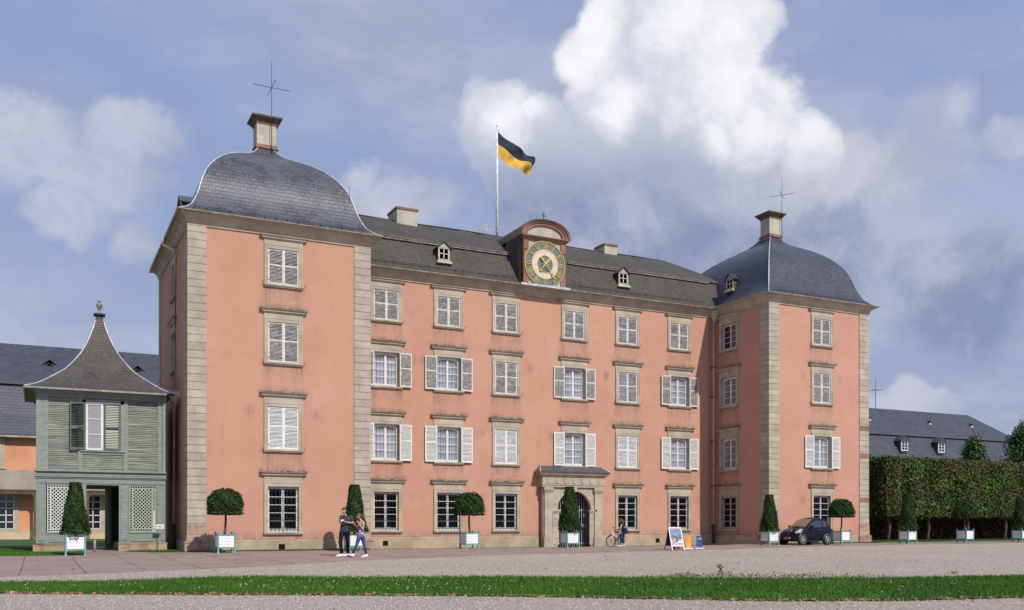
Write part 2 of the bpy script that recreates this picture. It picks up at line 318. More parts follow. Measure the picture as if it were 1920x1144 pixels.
# ------------------------------------------------------------------ builders
class MB:
    def __init__(s): s.v = []; s.f = []; s.uv = []; s.t = []; s.sm = []
    def q(s, pts, uv=None, tone=0.0, sm=False):
        i = len(s.v); s.v += [tuple(p) for p in pts]; s.f.append(list(range(i, i + len(pts))))
        s.uv += (uv if uv else [(p[0] + p[1], p[2]) for p in pts]); s.t += [tone] * len(pts) if not isinstance(tone, (list, tuple)) else list(tone); s.sm.append(sm); return s
    def box(s, x0, x1, y0, y1, z0, z1, tone=0.0, xf=None):
        P = [(x0,y0,z0),(x1,y0,z0),(x1,y1,z0),(x0,y1,z0),(x0,y0,z1),(x1,y0,z1),(x1,y1,z1),(x0,y1,z1)]
        if xf: P = [tuple(xf @ Vector(p)) for p in P]
        for a in ((0,1,5,4),(1,2,6,5),(2,3,7,6),(3,0,4,7),(4,5,6,7),(3,2,1,0)): s.q([P[k] for k in a], tone=tone)
        return s
    def frus(s, cx, cy, z0, z1, a0, b0, a1, b1, tone=0.0):
        lo = [(cx-a0,cy-b0,z0),(cx+a0,cy-b0,z0),(cx+a0,cy+b0,z0),(cx-a0,cy+b0,z0)]; hi = [(cx-a1,cy-b1,z1),(cx+a1,cy-b1,z1),(cx+a1,cy+b1,z1),(cx-a1,cy+b1,z1)]
        for k in range(4): j = (k+1) % 4; s.q([lo[k], lo[j], hi[j], hi[k]], tone=tone)
        s.q(hi, tone=tone); s.q(lo[::-1], tone=tone); return s
    def tube(s, pts, r, n=6, tone=0.0, r2=None, caps=True):
        pts = [Vector(p) for p in pts]; rings = []
        for i, p in enumerate(pts):
            d = (pts[min(i+1, len(pts)-1)] - pts[max(i-1, 0)]).normalized()
            u = d.cross(Vector((0, 0, 1))); u = u.normalized() if u.length > 1e-3 else Vector((1, 0, 0)); w = d.cross(u)
            rr = r if r2 is None else r + (r2 - r) * i / max(1, len(pts)-1)
            rings.append([p + (u*math.cos(2*math.pi*k/n) + w*math.sin(2*math.pi*k/n)) * rr for k in range(n)])
        for a, b in zip(rings, rings[1:]):
            for k in range(n): j = (k+1) % n; s.q([a[k], b[k], b[j], a[j]], tone=tone, sm=True)
        if caps: s.q(rings[0], tone=tone); s.q(rings[-1][::-1], tone=tone)
        return s
    def lathe(s, prof, c=(0,0,0), n=16, tone=0.0, axis='z'):
        def P(r, h, k):
            a = 2*math.pi*k/n; x, y = r*math.cos(a), r*math.sin(a)
            p = (x, y, h) if axis == 'z' else ((x, h, y) if axis == 'y' else (h, x, y))
            return (c[0]+p[0], c[1]+p[1], c[2]+p[2])
        for (r0, h0), (r1, h1) in zip(prof, prof[1:]):
            for k in range(n):
                if r0 < 1e-5: s.q([P(0,h0,0), P(r1,h1,k+1), P(r1,h1,k)], tone=tone, sm=True)
                elif r1 < 1e-5: s.q([P(r0,h0,k), P(r0,h0,k+1), P(0,h1,0)], tone=tone, sm=True)
                else: s.q([P(r0,h0,k), P(r0,h0,k+1), P(r1,h1,k+1), P(r1,h1,k)], tone=tone, sm=True)
        return s
    def prism(s, pts2, a0, a1, plane='xz', tone=0.0):
        def P(p, a): return (p[0], a, p[1]) if plane == 'xz' else ((a, p[0], p[1]) if plane == 'yz' else (p[0], p[1], a))
        A = [P(p, a0) for p in pts2]; B = [P(p, a1) for p in pts2]; n = len(pts2)
        for k in range(n): j = (k+1) % n; s.q([A[k], A[j], B[j], B[k]], tone=tone)
        s.q(A[::-1], tone=tone); s.q(B, tone=tone); return s
    def sweep(s, path, prof, closed=False, tone=0.0, caps=True):
        n = len(path); pv = [Vector(p) for p in path]; mit = []
        for i in range(n):
            ns = []
            for a, b in ((i-1, i), (i, i+1)):
                if closed: a %= n; b %= n
                if a < 0 or b >= n: continue
                d = (pv[b] - pv[a]).normalized(); ns.append(Vector((d.y, -d.x)))
            m = ns[0] if len(ns) == 1 else (ns[0] + ns[1]) / (1 + ns[0].dot(ns[1]))
            mit.append(m)
        rows = [[(pv[i].x + mit[i].x*o, pv[i].y + mit[i].y*o, z) for (o, z) in prof] for i in range(n)]
        acc = 0
        for i in range(n if closed else n-1):
            a, b = rows[i], rows[(i+1) % n]; l = (pv[(i+1) % n] - pv[i]).length
            for k in range(len(prof)-1): s.q([a[k], b[k], b[k+1], a[k+1]], tone=tone)
        if caps and not closed: s.q(rows[0][::-1], tone=tone); s.q(rows[-1], tone=tone)
        return s
    def build(s, name, mat, parent=None, weld=True, loc=None, rot=None):
        me = bpy.data.meshes.new(name); nv = len(s.v)
        me.from_pydata(s.v, [], s.f)
        uvl = me.uv_layers.new(name='UVMap'); at = me.attributes.new('tone', 'FLOAT', 'POINT')
        idx = np.fromiter((i for f in s.f for i in f), dtype=np.int32)
        uvl.data.foreach_set('uv', np.array(s.uv, dtype=np.float32)[idx].ravel())
        at.data.foreach_set('value', np.array(s.t, dtype=np.float32))
        me.polygons.foreach_set('use_smooth', np.array(s.sm, dtype=bool))
        me.materials.append(mat)
        if weld and any(s.sm):
            import bmesh
            bm = bmesh.new(); bm.from_mesh(me); bmesh.ops.remove_doubles(bm, verts=bm.verts, dist=1e-5); bm.to_mesh(me); bm.free()
        o = bpy.data.objects.new(name, me); COL.objects.link(o)
        if parent: o.parent = parent
        if loc: o.location = loc
        if rot is not None: o.rotation_euler = rot
        return o
def empty(name, loc=(0,0,0), rz=0, parent=None):
    o = bpy.data.objects.new(name, None); COL.objects.link(o); o.location = loc; o.rotation_euler = (0,0,rz); o.empty_display_size = .2
    if parent: o.parent = parent
    return o
def tag(o, label=None, cat=None, group=None, kind=None):
    if label: o['label'] = label
    if cat: o['category'] = cat
    if group: o['group'] = group
    if kind: o['kind'] = kind
    return o
def copy_tree(o, parent=None, kids=None):
    c = o.copy(); COL.objects.link(c); c.parent = parent
    for ch in [k for k in o.children]: copy_tree(ch, c)
    return c
def leafmesh(name, P, Nn, size, mat, parent=None, jit=.7, aspect=.62, tone=None, rs=rng):
    """many leaf-sized quads: centres P, rough normals Nn"""
    n = len(P); P = np.asarray(P, float); Nn = np.asarray(Nn, float) + rs.normal(0, jit, (n, 3)); Nn /= np.linalg.norm(Nn, axis=1)[:, None]
    a = rs.normal(0, 1, (n, 3)); U = np.cross(Nn, a); U /= np.linalg.norm(U, axis=1)[:, None]; V = np.cross(Nn, U)
    sz = size * rs.uniform(.65, 1.3, n)[:, None] * .5
    U *= sz; V *= sz * aspect
    verts = np.stack([P - U, P - V * 1.0 + U*.1, P + U, P + V + U*.1], 1).reshape(-1, 3)
    me = bpy.data.meshes.new(name); me.vertices.add(4*n); me.vertices.foreach_set('co', verts.astype(np.float32).ravel())
    me.loops.add(4*n); me.loops.foreach_set('vertex_index', np.arange(4*n, dtype=np.int32)); me.polygons.add(n)
    me.polygons.foreach_set('loop_start', np.arange(0, 4*n, 4, dtype=np.int32)); me.update(calc_edges=True)
    t = tone if tone is not None else rs.uniform(0, 1, n)
    at = me.attributes.new('tone', 'FLOAT', 'POINT'); at.data.foreach_set('value', np.repeat(np.clip(t, 0, 1), 4).astype(np.float32))
    me.materials.append(mat); o = bpy.data.objects.new(name, me); COL.objects.link(o)
    if parent: o.parent = parent
    return o
def sstep(a, b, x):
    t = np.clip((x - a) / (b - a), 0, 1); return t*t*(3-2*t)
def gz(x, y):
    """the forecourt falls a little towards the recessed wing"""
    return float(.06 * sstep(-10, -4, y) - 0.19 * sstep(-1.0, 4.5, y) * sstep(7.6, 9.5, x) * (1 - sstep(31, 32.5, x)))

# ------------------------------------------------------------------ the palace
D = 4.942; X1 = 8.108; X2 = 32.341; X3 = 40.277; TB = 10.8; ZQ = 14.22; GUT = 14.66; ZB = -.35; MBK = 13.8
palace = empty('palace', (0, 0, 0))
tag(palace, 'large salmon pink palace with two domed corner towers and a clock gable', 'palace')
OW = 1.38
ROWS = {1: (.90, 2.943), 2: (4.60, 6.513), 3: (8.504, 10.303), 4: (11.988, 13.580)}
HOODT = {1: 3.587, 2: 7.145, 3: 10.893, 4: 14.174}
WC = [10.634, 14.182, 17.672, 22.086, 25.780, 29.575]
TC_, RC_ = 4.085, 36.44
def wall(name, O, U, length, wins, z0=ZB, z1=ZQ+.02, extra=(), outward=None):
    """wall sheet from O along U with openings; wins = [(centre, row)], extra = [(x0,x1,z0,z1)]"""
    holes = [(c - OW/2, c + OW/2, ROWS[r][0], ROWS[r][1]) for c, r in wins] + list(extra)
    xs = sorted({0.0, length} | {h[k] for h in holes for k in (0, 1)}); zs = sorted({z0, z1} | {h[k] for h in holes for k in (2, 3)})
    def sub(a, step):
        o = [a[0]]
        for p, q in zip(a, a[1:]):
            n = max(1, int(round((q-p)/step))); o += [p + (q-p)*k/n for k in range(1, n+1)]
        return o
    xs, zs = sub(xs, .16), sub(zs, .16)
    def stain(x, z):
        s = 0
        for c, r in wins:
            zb, zt = ROWS[r]; dx = abs(x - c)
            if z < zb - .08: s = max(s, max(0, 1 - (zb-.08-z)/1.15) * (1 if dx < .98 else 0) * (1.25 if dx > .45 else .75) * .8)
            ht = HOODT[r]
            if ht < 14 and z > ht - .05: s = max(s, max(0, 1 - (z-ht)/.30) * max(0, 1 - max(0, dx-.95)/.3) * 1.5)
            if r < 4:
                hs = math.sin(c*12.9+r*78.2+(3 if x > c else 0))*43758.5; hs -= math.floor(hs); s = max(s, .95*hs*max(0, 1 - math.hypot((dx-1.40-.1*hs)/(.2+.15*hs), (z-zt+.28)/(.22+.25*hs))))
        s = max(s, .8*max(0, 1-(z-.55)/.5) if z < 1.1 else 0)
        return min(1.3, s)
    vi = {}; verts = []; st = []; faces = []
    O3 = Vector((*O, 0)); U3 = Vector((*U, 0))
    def V(i, k):
        if (i, k) not in vi:
            vi[(i, k)] = len(verts); p = O3 + U3*xs[i]; verts.append((p.x, p.y, zs[k])); st.append(stain(xs[i], zs[k]))
        return vi[(i, k)]
    for i in range(len(xs)-1):
        xm = (xs[i]+xs[i+1])/2
        for k in range(len(zs)-1):
            zm = (zs[k]+zs[k+1])/2
            if any(h[0] < xm < h[1] and h[2] < zm < h[3] for h in holes): continue
            faces.append((V(i,k), V(i+1,k), V(i+1,k+1), V(i,k+1)))
    me = bpy.data.meshes.new(name); me.from_pydata(verts, [], faces)
    at = me.attributes.new('stain', 'FLOAT', 'POINT'); at.data.foreach_set('value', np.array(st, dtype=np.float32)); me.materials.append(M_STUCCO)
    o = bpy.data.objects.new(name, me); COL.objects.link(o); o.parent = palace; return o
PORT = (20.70, 23.02, ZB, 3.35)
wall('tower_wall', (0, 0), (1, 0), X1, [(TC_, r) for r in (1,2,3,4)])
wall('tower_wall', (0, TB), (0, -1), TB, [(TB-4.75, 3), (TB-4.75, 4)])
wall('tower_wall', (X1, 0), (0, 1), D, [])
wall('wing_wall', (X1, D), (1, 0), X2-X1, [(c-X1, r) for c in WC for r in (1,2,3,4) if not (r == 1 and c == WC[3])], extra=[(PORT[0]-X1, PORT[1]-X1, PORT[2], PORT[3])])
SY = 3.58
wall('tower_wall', (X2, D), (0, -1), D, [(D-SY, r) for r in (1,2,3,4)])
wall('tower_wall', (X2, 0), (1, 0), X3-X2, [(RC_-X2, r) for r in (1,2,3,4)])
wall('tower_wall', (X3, 0), (0, 1), TB, [(TB/2, 3), (TB/2, 2)])
b = MB(); b.box(0, X1, TB-.02, TB, ZB, ZQ); b.box(X2, X3, TB-.02, TB, ZB, ZQ); b.box(5.0, X3-5, MBK-.1, MBK, ZB, ZQ)
b.box(5.0, 5.1, TB, MBK-.1, ZB, ZQ); b.box(X3-5.1, X3-5, TB, MBK-.1, ZB, ZQ); b.build('rear_wall', M_STUCCO, palace)
PATH = [(0, TB), (0, 0), (X1, 0), (X1, D), (X2, D), (X2, 0), (X3, 0), (X3, TB)]
# plinth with its moulding, broken by the portal
def plinth(path, name='plinth'):
    b = MB(); b.sweep(path, [(0, ZB), (.09, ZB), (.09, .46), (.06, .50), (.05, .56), (.0, .585)]); return b.build(name, M_BASE, palace)
plinth([(0, TB), (0, 0), (X1, 0), (X1, D), (19.7, D)]); plinth([(23.8, D), (X2, D), (X2, 0), (X3, 0), (X3, TB)])
b = MB(); b.sweep(PATH, [(.0, ZQ-.06), (.055, ZQ-.06), (.055, ZQ+.02), (.09, ZQ+.04), (.10, ZQ+.10), (.13, ZQ+.18), (.19, ZQ+.26), (.28, ZQ+.33), (.33, ZQ+.34), (.33, ZQ+.38), (.40, ZQ+.41), (.40, ZQ+.44), (0, ZQ+.45)])
b.build('cornice', M_STONE, palace)
b = MB(); g = [(.46 + .065*math.cos(a), GUT + .03 + .065*math.sin(a)) for a in [R(x) for x in range(180, 361, 30)]]
b.sweep(PATH, [(.40, GUT+.06)] + g + [(.515, GUT+.03)] + [(.46+.05*math.cos(a), GUT+.03+.05*math.sin(a)) for a in [R(x) for x in range(350, 179, -34)]])
for i in range(len(PATH)-1):
    p, q = Vector(PATH[i]), Vector(PATH[i+1]); d = (q-p).normalized(); nrm = Vector((d.y, -d.x)); L_ = (q-p).length
    k = 0
    while k*.85 < L_:
        c = p + d*(k*.85) + nrm*.46; u = nrm*.08
        b.tube([(c.x-u.x, c.y-u.y, GUT+.02), (c.x, c.y, GUT-.06), (c.x+u.x, c.y+u.y, GUT+.03)], .012, 4); k += 1
b.build('gutter', M_GUTTER, palace)
# corner quoins: coursed stone piers
def quoin(x0, x1, y0, y1):
    b = MB(); n = 40; z = .585; h = (ZQ-.585)/n; pr = .045
    for k in range(n):
        t = random.random(); t = t*t
        b.box(x0-pr, x1+pr, y0-pr, y1+pr, z+.010, z+h-.010, tone=t)
        if random.random() < .07: xx = x0+random.uniform(.15, .55); b.box(xx, xx+.012, y0-pr-.002, y0, z+.03, z+h*.9, tone=3.0)
        z += h
    b.box(x0-.018, x1+.018, y0-.018, y1+.018, .585, ZQ, tone=1.55)
    return b.build('quoin', M_QUOIN, palace)
qw = .70; e = .012
for (x0, x1, y0, y1) in ((0, qw, 0, qw), (X1-qw, X1, 0, qw), (X2, X2+qw, 0, qw), (X3-qw, X3, 0, qw), (0, qw, TB-qw, TB), (X3-qw, X3, TB-qw, TB)):
    quoin(x0, x1, y0, y1)
    b = MB(); b.frus((x0+x1)/2, (y0+y1)/2, ZB, .44, .35+.17, .35+.17, .35+.17, .35+.17); b.frus((x0+x1)/2, (y0+y1)/2, .44, .56, .35+.19, .35+.19, .35+.10, .35+.10)
    b.frus((x0+x1)/2, (y0+y1)/2, .56, .80, .35+.075, .35+.075, .35+.065, .35+.065); b.frus((x0+x1)/2, (y0+y1)/2, .81, 1.20, .35+.065, .35+.065, .35+.060, .35+.060, tone=.6)
    b.build('pedestal', M_PED, palace)
for z0, z1 in ((6.98, 7.30), (5.28, 5.60), (2.55, 2.86)):
    MB().box(X3-.70, X3+.049, -.049, .2, z0, z1).build('replaced_quoin_block', M_RED, palace)
# small cellar vents
for (x, y) in ((4.0, -.093), (10.56, D-.093), (27.9, D-.093)):
    MB().box(x-.14, x+.14, y-.004, y+.05, .10, .36).build('cellar_vent', M_ROOM, palace)

# ------------------------------------------------------------------ windows (local frame: x right, y into the wall, z up, origin at opening centre)
def surround(h, frieze=.41):
    b = MB(); w = OW/2; j = .165
    for s in (-1, 1):
        a, c = sorted((s*w, s*(w+j))); b.box(a, c, -.05, .30, 0, h, tone=.1)
        a, c = sorted((s*(w+j-.045), s*(w+j+.008))); b.box(a, c, -.075, .0, 0, h+j, tone=0)
    b.box(-w-j, w+j, -.05, .30, h, h+.17, tone=.15); b.box(-w-j+.02, w+j-.02, -.062, -.02, h+.135, h+.172)
    b.box(-w-j-.015, w+j+.015, -.045, .0, h+.17, h+frieze+.02, tone=.05)
    return b
def hoodm(ztop, top=False, dirty=0):
    b = MB(); w = OW/2+.165
    rs = random.Random(int(ztop*1000)+dirty)
    b.frus(0, -.02, ztop-.20, ztop-.14, w+.03, .06, w+.10, .12); b.box(-w-.13, w+.13, -.14, .0, ztop-.14, ztop-.085)
    b.frus(0, -.06, ztop-.085, ztop-.04, w+.13, .09, w+.20, .14, tone=.4); b.box(-w-.21, w+.21, -.21, 0, ztop-.04, ztop-.012, tone=(.6 if top else 1.7))
    if dirty:                                     # crumbling, mossy top edge
        x = -w-.19
        while x < w+.15:
            l = rs.uniform(.05, .2); hgt = rs.uniform(.0, .05)
            b.box(x, x+l, -.212+rs.uniform(0, .04), -.01, ztop-.02, ztop+hgt, tone=rs.choice((1.6, 2.2))); x += l
    return b
def sillm():
    b = MB(); w = OW/2+.165
    b.box(-w-.03, w+.03, -.13, .28, -.07, 0); b.box(-w, w, -.09, 0, -.125, -.07, tone=.5)
    return b
def hooks(o):
    w = OW/2+.165
    for s in (-1, 1): MB().tube([(s*(w+.0), -.02, .0), (s*(w+.07), -.10, -.01), (s*(w+.12), -.12, .05), (s*(w+.09), -.12, .09)], .012, 5).build('shutter_hook', M_IRON, o)
def shutter(h, slatmat, frmat, parent, x, y, rz=0, seed=0):
    sg = -1 if rz else 1
    """leaf hinged at x; spans 0..w in local x before rotation"""
    w = OW/2 - .008; rs = random.Random(seed); fr = .062
    b = MB(); y0, y1 = -.022, .022
    b.box(0, fr, y0, y1, 0, h); b.box(w-fr, w, y0, y1, 0, h); b.box(fr, w-fr, y0+.002, y1-.002, 0, .075); b.box(fr, w-fr, y0+.002, y1-.002, h-.06, h); b.box(fr, w-fr, y0+.002, y1-.002, h*.53, h*.53+.055)
    o = b.build('shutter', frmat, parent, loc=(x, y, 0), rot=(0, 0, rz))
    b = MB(); p = .058
    for z0, z1 in ((.075, h*.53), (h*.53+.055, h-.06)):
        n = int((z1-z0)/p)
        for k in range(n):
            z = z0 + (k+.5)*(z1-z0)/n; a = R(46 + rs.uniform(-8, 8)); dz = .027*math.sin(a); dy = .027*math.cos(a); sk = rs.uniform(-.010, .010)
            b.q([(fr, -dy*sg, z-dz-sk), (w-fr, -dy*sg, z-dz+sk), (w-fr, dy*sg, z+dz+sk), (fr, dy*sg, z+dz-sk)], tone=rs.random())
            b.q([(fr, -dy*sg, z-dz-sk-.007), (w-fr, -dy*sg, z-dz+sk-.007), (w-fr, -dy*sg, z-dz+sk), (fr, -dy*sg, z-dz-sk)])
    b.q([(fr, .03, .05), (w-fr, .03, .05), (w-fr, .03, h-.05), (fr, .03, h-.05)])if False else None
    b.build('slats', slatmat, o, weld=False)
    for z in (.18, h-.22): MB().box(-.03, .05, y0-.012, y0, z, z+.035).build('hinge', M_IRON, o)
    return o
def casement(h, rows, y=.17, arched=False, leafw=.036, mun=.028):
    b = MB(); w = OW/2; o = .05
    b.box(-w, -w+o, y, y+.06, 0, h); b.box(w-o, w, y, y+.06, 0, h); b.box(-w+o, w-o, y, y+.06, 0, .07); b.box(-w+o, w-o, y, y+.06, h-o, h)
    b.box(-.024, .024, y-.03, y+.05, .07, h-o)
    for s in (-1, 1):
        x0, x1 = (-w+o, -.024) if s < 0 else (.024, w-o)
        b.box(x0, x0+leafw, y-.01, y+.045, .07, h-o); b.box(x1-leafw, x1, y-.01, y+.045, .07, h-o); b.box(x0+leafw, x1-leafw, y-.01, y+.045, .07, .14); b.box(x0+leafw, x1-leafw, y-.01, y+.045, h-o-.06, h-o)
        zz = [.14 + (h-o-.06-.14)*k/rows for k in range(1, rows)]
        for z in zz: b.box(x0+leafw, x1-leafw, y+.0, y+.04, z-mun/2, z+mun/2)
        if arched:
            a0, a1 = x0+leafw, x1-leafw; zt = h-o-.06; K_ = 6
            def zz_(x): return zt - .13 * (abs(x)/ (w-o-leafw))**2.2
            for k in range(K_):
                xa, xb = a0 + (a1-a0)*k/K_, a0 + (a1-a0)*(k+1)/K_
                b.q([(xa, y-.008, zz_(xa)), (xb, y-.008, zz_(xb)), (xb, y-.008, zt), (xa, y-.008, zt)])
                b.q([(xa, y-.008, zz_(xa)), (xa, y+.04, zz_(xa)), (xb, y+.04, zz_(xb)), (xb, y-.008, zz_(xb))])
    return b
def panes(h, y=.195):
    return MB().q([(-OW/2+.06, y, .07), (OW/2-.06, y, .07), (OW/2-.06, y, h-.06), (-OW/2+.06, y, h-.06)])
def curtain(h, y=.30, drape=0, seed=1):
    b = MB(); n = 160; rs = random.Random(seed); ph = rs.uniform(0, 6); w = OW/2-.04; prev = None
    f1 = rs.uniform(26, 34)
    for k in range(n+1):
        x = -w + 2*w*k/n; yy = y + .055*math.sin(x*f1*1.5+ph) + .03*math.sin(x*f1*2.6+1.3*ph)
        if prev and not (abs(x) < .02): b.q([(prev[0], prev[1], .05), (x, yy, .05), (x, yy, h-.03), (prev[0], prev[1], h-.03)], sm=True)
        prev = (x, yy)
    return b
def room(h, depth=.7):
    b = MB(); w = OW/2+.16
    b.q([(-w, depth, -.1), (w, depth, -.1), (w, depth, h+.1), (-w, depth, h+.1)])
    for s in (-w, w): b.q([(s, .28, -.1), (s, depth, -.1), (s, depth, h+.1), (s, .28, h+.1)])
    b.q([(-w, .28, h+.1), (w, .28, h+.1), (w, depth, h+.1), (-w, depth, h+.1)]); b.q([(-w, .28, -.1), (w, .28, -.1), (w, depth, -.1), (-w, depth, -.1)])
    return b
def grille(h):
    b = MB(); w = OW/2
    n = 8
    for k in range(1, n):
        x = -w + 2*w*k/n; b.tube([(x, -.005, .02), (x, -.005, h-.02)], .0115, 5)
        b.tube([(x, -.005, .0), (x, -.02, .10)], .013, 4)
    for z in (.20, .62, 1.05, 1.50, 1.86): b.box(-w+.0, w, -.014, .004, z, z+.022)
    return b
def potplants(seed):
    rs = random.Random(seed); b = MB()
    for k in range(rs.choice((1, 2, 2))):
        x = rs.uniform(-.5, .5); b.lathe([(.0, .08), (.06, .08), (.08, .22), (.0, .22)], (x, .26, 0), 10, tone=0)
    return b
_protos = {}
M_PLANT = leafmat('house_plant_leaves', (.02, .05, .015), (.07, .14, .05))
def make_window(kind, r, parent=palace, white=False, seed=0, dirty=1):
    zb, zt = ROWS[r]; h = zt - zb; ht = HOODT[r] - zb
    o = surround(h, ht-h-.18).build('window', M_STONE, parent)
    if r == 4: hoodm(ht, True).build('window_hood', M_STONE, o)
    else: hoodm(ht, False, dirty+r+seed).build('window_hood', M_STONE, o)
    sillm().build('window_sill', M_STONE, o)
    room(h).build('painted_dark_interior', M_ROOM, o)
    if kind == 'S':                               # louvred shutters closed
        fm, sm_ = (M_WHITE, M_SLATN) if white else (M_WORN, M_SLATW)
        shutter(h-.01, sm_, fm, o, -OW/2+.004, .015, 0, seed*2)
        s2 = shutter(h-.01, sm_, fm, o, .004, .015, 0, seed*2+1)
        MB().box(-.030, .030, -.025, .0, 0, h-.01).build('cover_strip', fm, o)
        hooks(o)
    if kind == 'O':                               # shutters folded back on the wall, curtained casement
        fm, sm_ = (M_WHITE, M_SLATN) if white else (M_WORN, M_SLATW)
        shutter(h, sm_, fm, o, -OW/2-.015, -.115, math.pi + R(random.uniform(-2.5, -.5)), seed*2)
        shutter(h, sm_, fm, o, OW/2+.015+OW/2-.008, -.115, math.pi + R(random.uniform(.0, .6)), seed*2+1)
        hooks(o)
        casement(h, 4, .17, True).build('casement', M_WHITE, o); panes(h).build('pane', M_GLASSC, o); curtain(h, .27, 0, seed).build('curtain', M_CURT, o)
    if kind in 'C':
        casement(h, 4, .15, True).build('casement', M_WHITE, o); panes(h, .175).build('pane', M_GLASSC, o); curtain(h, .27, 0, seed).build('curtain', M_CURTY, o)
    if kind == 'P':
        casement(h, 4, .15, False).build('casement', M_WORN, o); panes(h, .175).build('pane', M_GLASSD, o)
    if kind == 'G':
        casement(h, 5, .12).build('casement', M_WHITE, o); panes(h, .145).build('pane', M_GLASSK, o)
        grille(h).build('window_grille', M_IRON, o); potplants(seed).build('flower_pot', M_WHITE, o)
        rs = random.Random(seed+3); k = 160; Q = np.array([(rs.gauss(-.3 if i % 2 else .28, .12), .24+rs.gauss(0, .03), .34+abs(rs.gauss(0, .16))) for i in range(k)])
        leafmesh('house_plant', Q, np.tile([0, -1, .3], (k, 1)), .07, M_PLANT, o)
    return o
def place(kind, r, x, y, rz=0, white=False, seed=0):
    key = (kind, r, white, seed)
    if key in _protos: o = copy_tree(_protos[key], palace)
    else: o = _protos[key] = make_window(kind, r, palace, white, seed)
    o.location = (x, y, ROWS[r][0]); o.rotation_euler = (0, 0, rz)
    if kind == 'O':
        for ch in o.children:
            if ch.name.startswith('shutter') and abs(ch.rotation_euler.z) > 1: ch.rotation_euler.z += random.uniform(-.03, .03)
    return o
place('S', 4, TC_, 0, seed=11); place('S', 3, TC_, 0, seed=12); place('S', 2, TC_, 0, white=True, seed=13); place('G', 1, TC_, 0, seed=14)
for i, x in enumerate(WC):
    place('S', 4, x, D, seed=1 + i % 3)
    k = 'S' if i in (2, 4) else 'O'
    place(k, 3, x, D, seed=4 + i % 3); place(k, 2, x, D, white=True, seed=7 + i % 3)
    if i != 3: place('G', 1, x, D, seed=20 + i % 3)
place('S', 4, RC_, 0, seed=2); place('S', 3, RC_, 0, seed=5); place('O', 2, RC_, 0, white=True, seed=8); place('G', 1, RC_, 0, seed=21)
HP = -math.pi/2
for r, k in ((4, 'P'), (3, 'C'), (2, 'C'), (1, 'G')): place(k, r, X2, SY, HP, seed=30)
for r in (3, 4): place('P', r, 0, 4.75, HP, seed=31)
for r in (2, 3): place('P', r, X3, TB/2, -HP, seed=32)

# ------------------------------------------------------------------ portal
pt = empty('portal', (0, 0, 0), 0, palace)
PX0, PX1, PY = 19.74, 23.82, D-.50
acx, ar, asp = 21.86, 1.12, 2.02
b = MB(); y0, y1 = PY+.10, PY+.36
def arch_wall(b, x0, x1, z0, z1, cx, r, zs, y0, y1, n=20):
    arc = [(cx + r*math.cos(math.pi - math.pi*k/n), zs + r*math.sin(math.pi*k/n)) for k in range(n+1)]
    for y, fl in ((y0, 1), (y1, 0)):
        for (a, c) in zip(arc, arc[1:]): b.q([(a[0], y, a[1]), (c[0], y, c[1]), (c[0], y, z1), (a[0], y, z1)])
        b.q([(x0, y, z0), (cx-r, y, z0), (cx-r, y, z1), (x0, y, z1)]); b.q([(cx+r, y, z0), (x1, y, z0), (x1, y, z1), (cx+r, y, z1)])
    for (a, c) in zip(arc, arc[1:]): b.q([(a[0], y0, a[1]), (a[0], y1, a[1]), (c[0], y1, c[1]), (c[0], y0, c[1])])
    for x in (cx-r, cx+r): b.q([(x, y0, z0), (x, y1, z0), (x, y1, zs), (x, y0, zs)])
    for x in (x0, x1): b.q([(x, y0, z0), (x, y1, z0), (x, y1, z1), (x, y0, z1)])
    b.q([(x0, y0, z1), (x1, y0, z1), (x1, y1, z1), (x0, y1, z1)])
arch_wall(b, PX0+.08, PX1-.08, ZB, 3.40, acx, ar, asp, y0, y1)
b.build('arch_wall', M_STONE, pt)
b = MB()                                             # voussoirs, impost and keystone
for k in range(13):
    a0, a1 = math.pi*k/13+.012, math.pi*(k+1)/13-.012
    P = [(acx + rr*math.cos(a), asp + rr*math.sin(a)) for a, rr in ((a0, ar+.005), (a0, ar+.34), (a1, ar+.34), (a1, ar+.005))]
    b.prism(P, PY+.085, PY+.12, tone=random.random()*.5)
for s in (-1, 1):
    x = acx + s*(ar+.10); b.box(x-.24, x+.24, PY+.03, PY+.2, asp-.13, asp-.02); b.box(x-.27, x+.27, PY+.0, PY+.2, asp-.05, asp+.03)
    for k in range(5): b.box(x-.2, x+.2, PY+.07, PY+.11, .05+k*.37, .05+k*.37+.355, tone=random.random()*.6)
b.prism([(acx-.10, asp+ar-.06), (acx+.10, asp+ar-.06), (acx+.15, asp+ar+.36), (acx-.15, asp+ar+.36)], PY-.04, PY+.12, tone=.1)
b.build('voussoirs', M_STONE, pt)
b = MB()
for x in (PX0+.38, PX1-.38):
    b = MB(); b.box(x-.25, x+.25, PY, PY+.12, .45, 3.02); b.box(x-.31, x+.31, PY-.05, PY+.14, ZB, .42, tone=.6); b.box(x-.28, x+.28, PY-.03, PY+.13, .42, .5)
    for z, w_, d_ in ((3.02, .27, .03), (3.10, .30, .06), (3.16, .33, .09), (3.24, .30, .05)): b.box(x-w_, x+w_, PY-d_, PY+.12, z, z+.09)
    b.build('pilaster', M_STONE, pt)
b = MB(); pp = [(PX0, D), (PX0, PY), (PX1, PY), (PX1, D)]
b.sweep(pp, [(-.35, 3.34), (.03, 3.34), (.03, 3.44), (.07, 3.46), (.07, 3.52), (.02, 3.54), (.02, 3.92), (.06, 3.95), (.10, 3.99), (.17, 4.04), (.20, 4.06), (.20, 4.11), (.26, 4.15), (.26, 4.20), (-.35, 4.2)])
for k in range(7): x = PX0+.35+k*(PX1-PX0-.7)/6; b.box(x-.09, x+.09, PY-.055, PY+.02, 3.57, 3.86, tone=.15)
b.box(PX0+.05, PX1-.05, PY+.3, D, 3.34, 4.18)
b.build('entablature', M_STONE, pt)
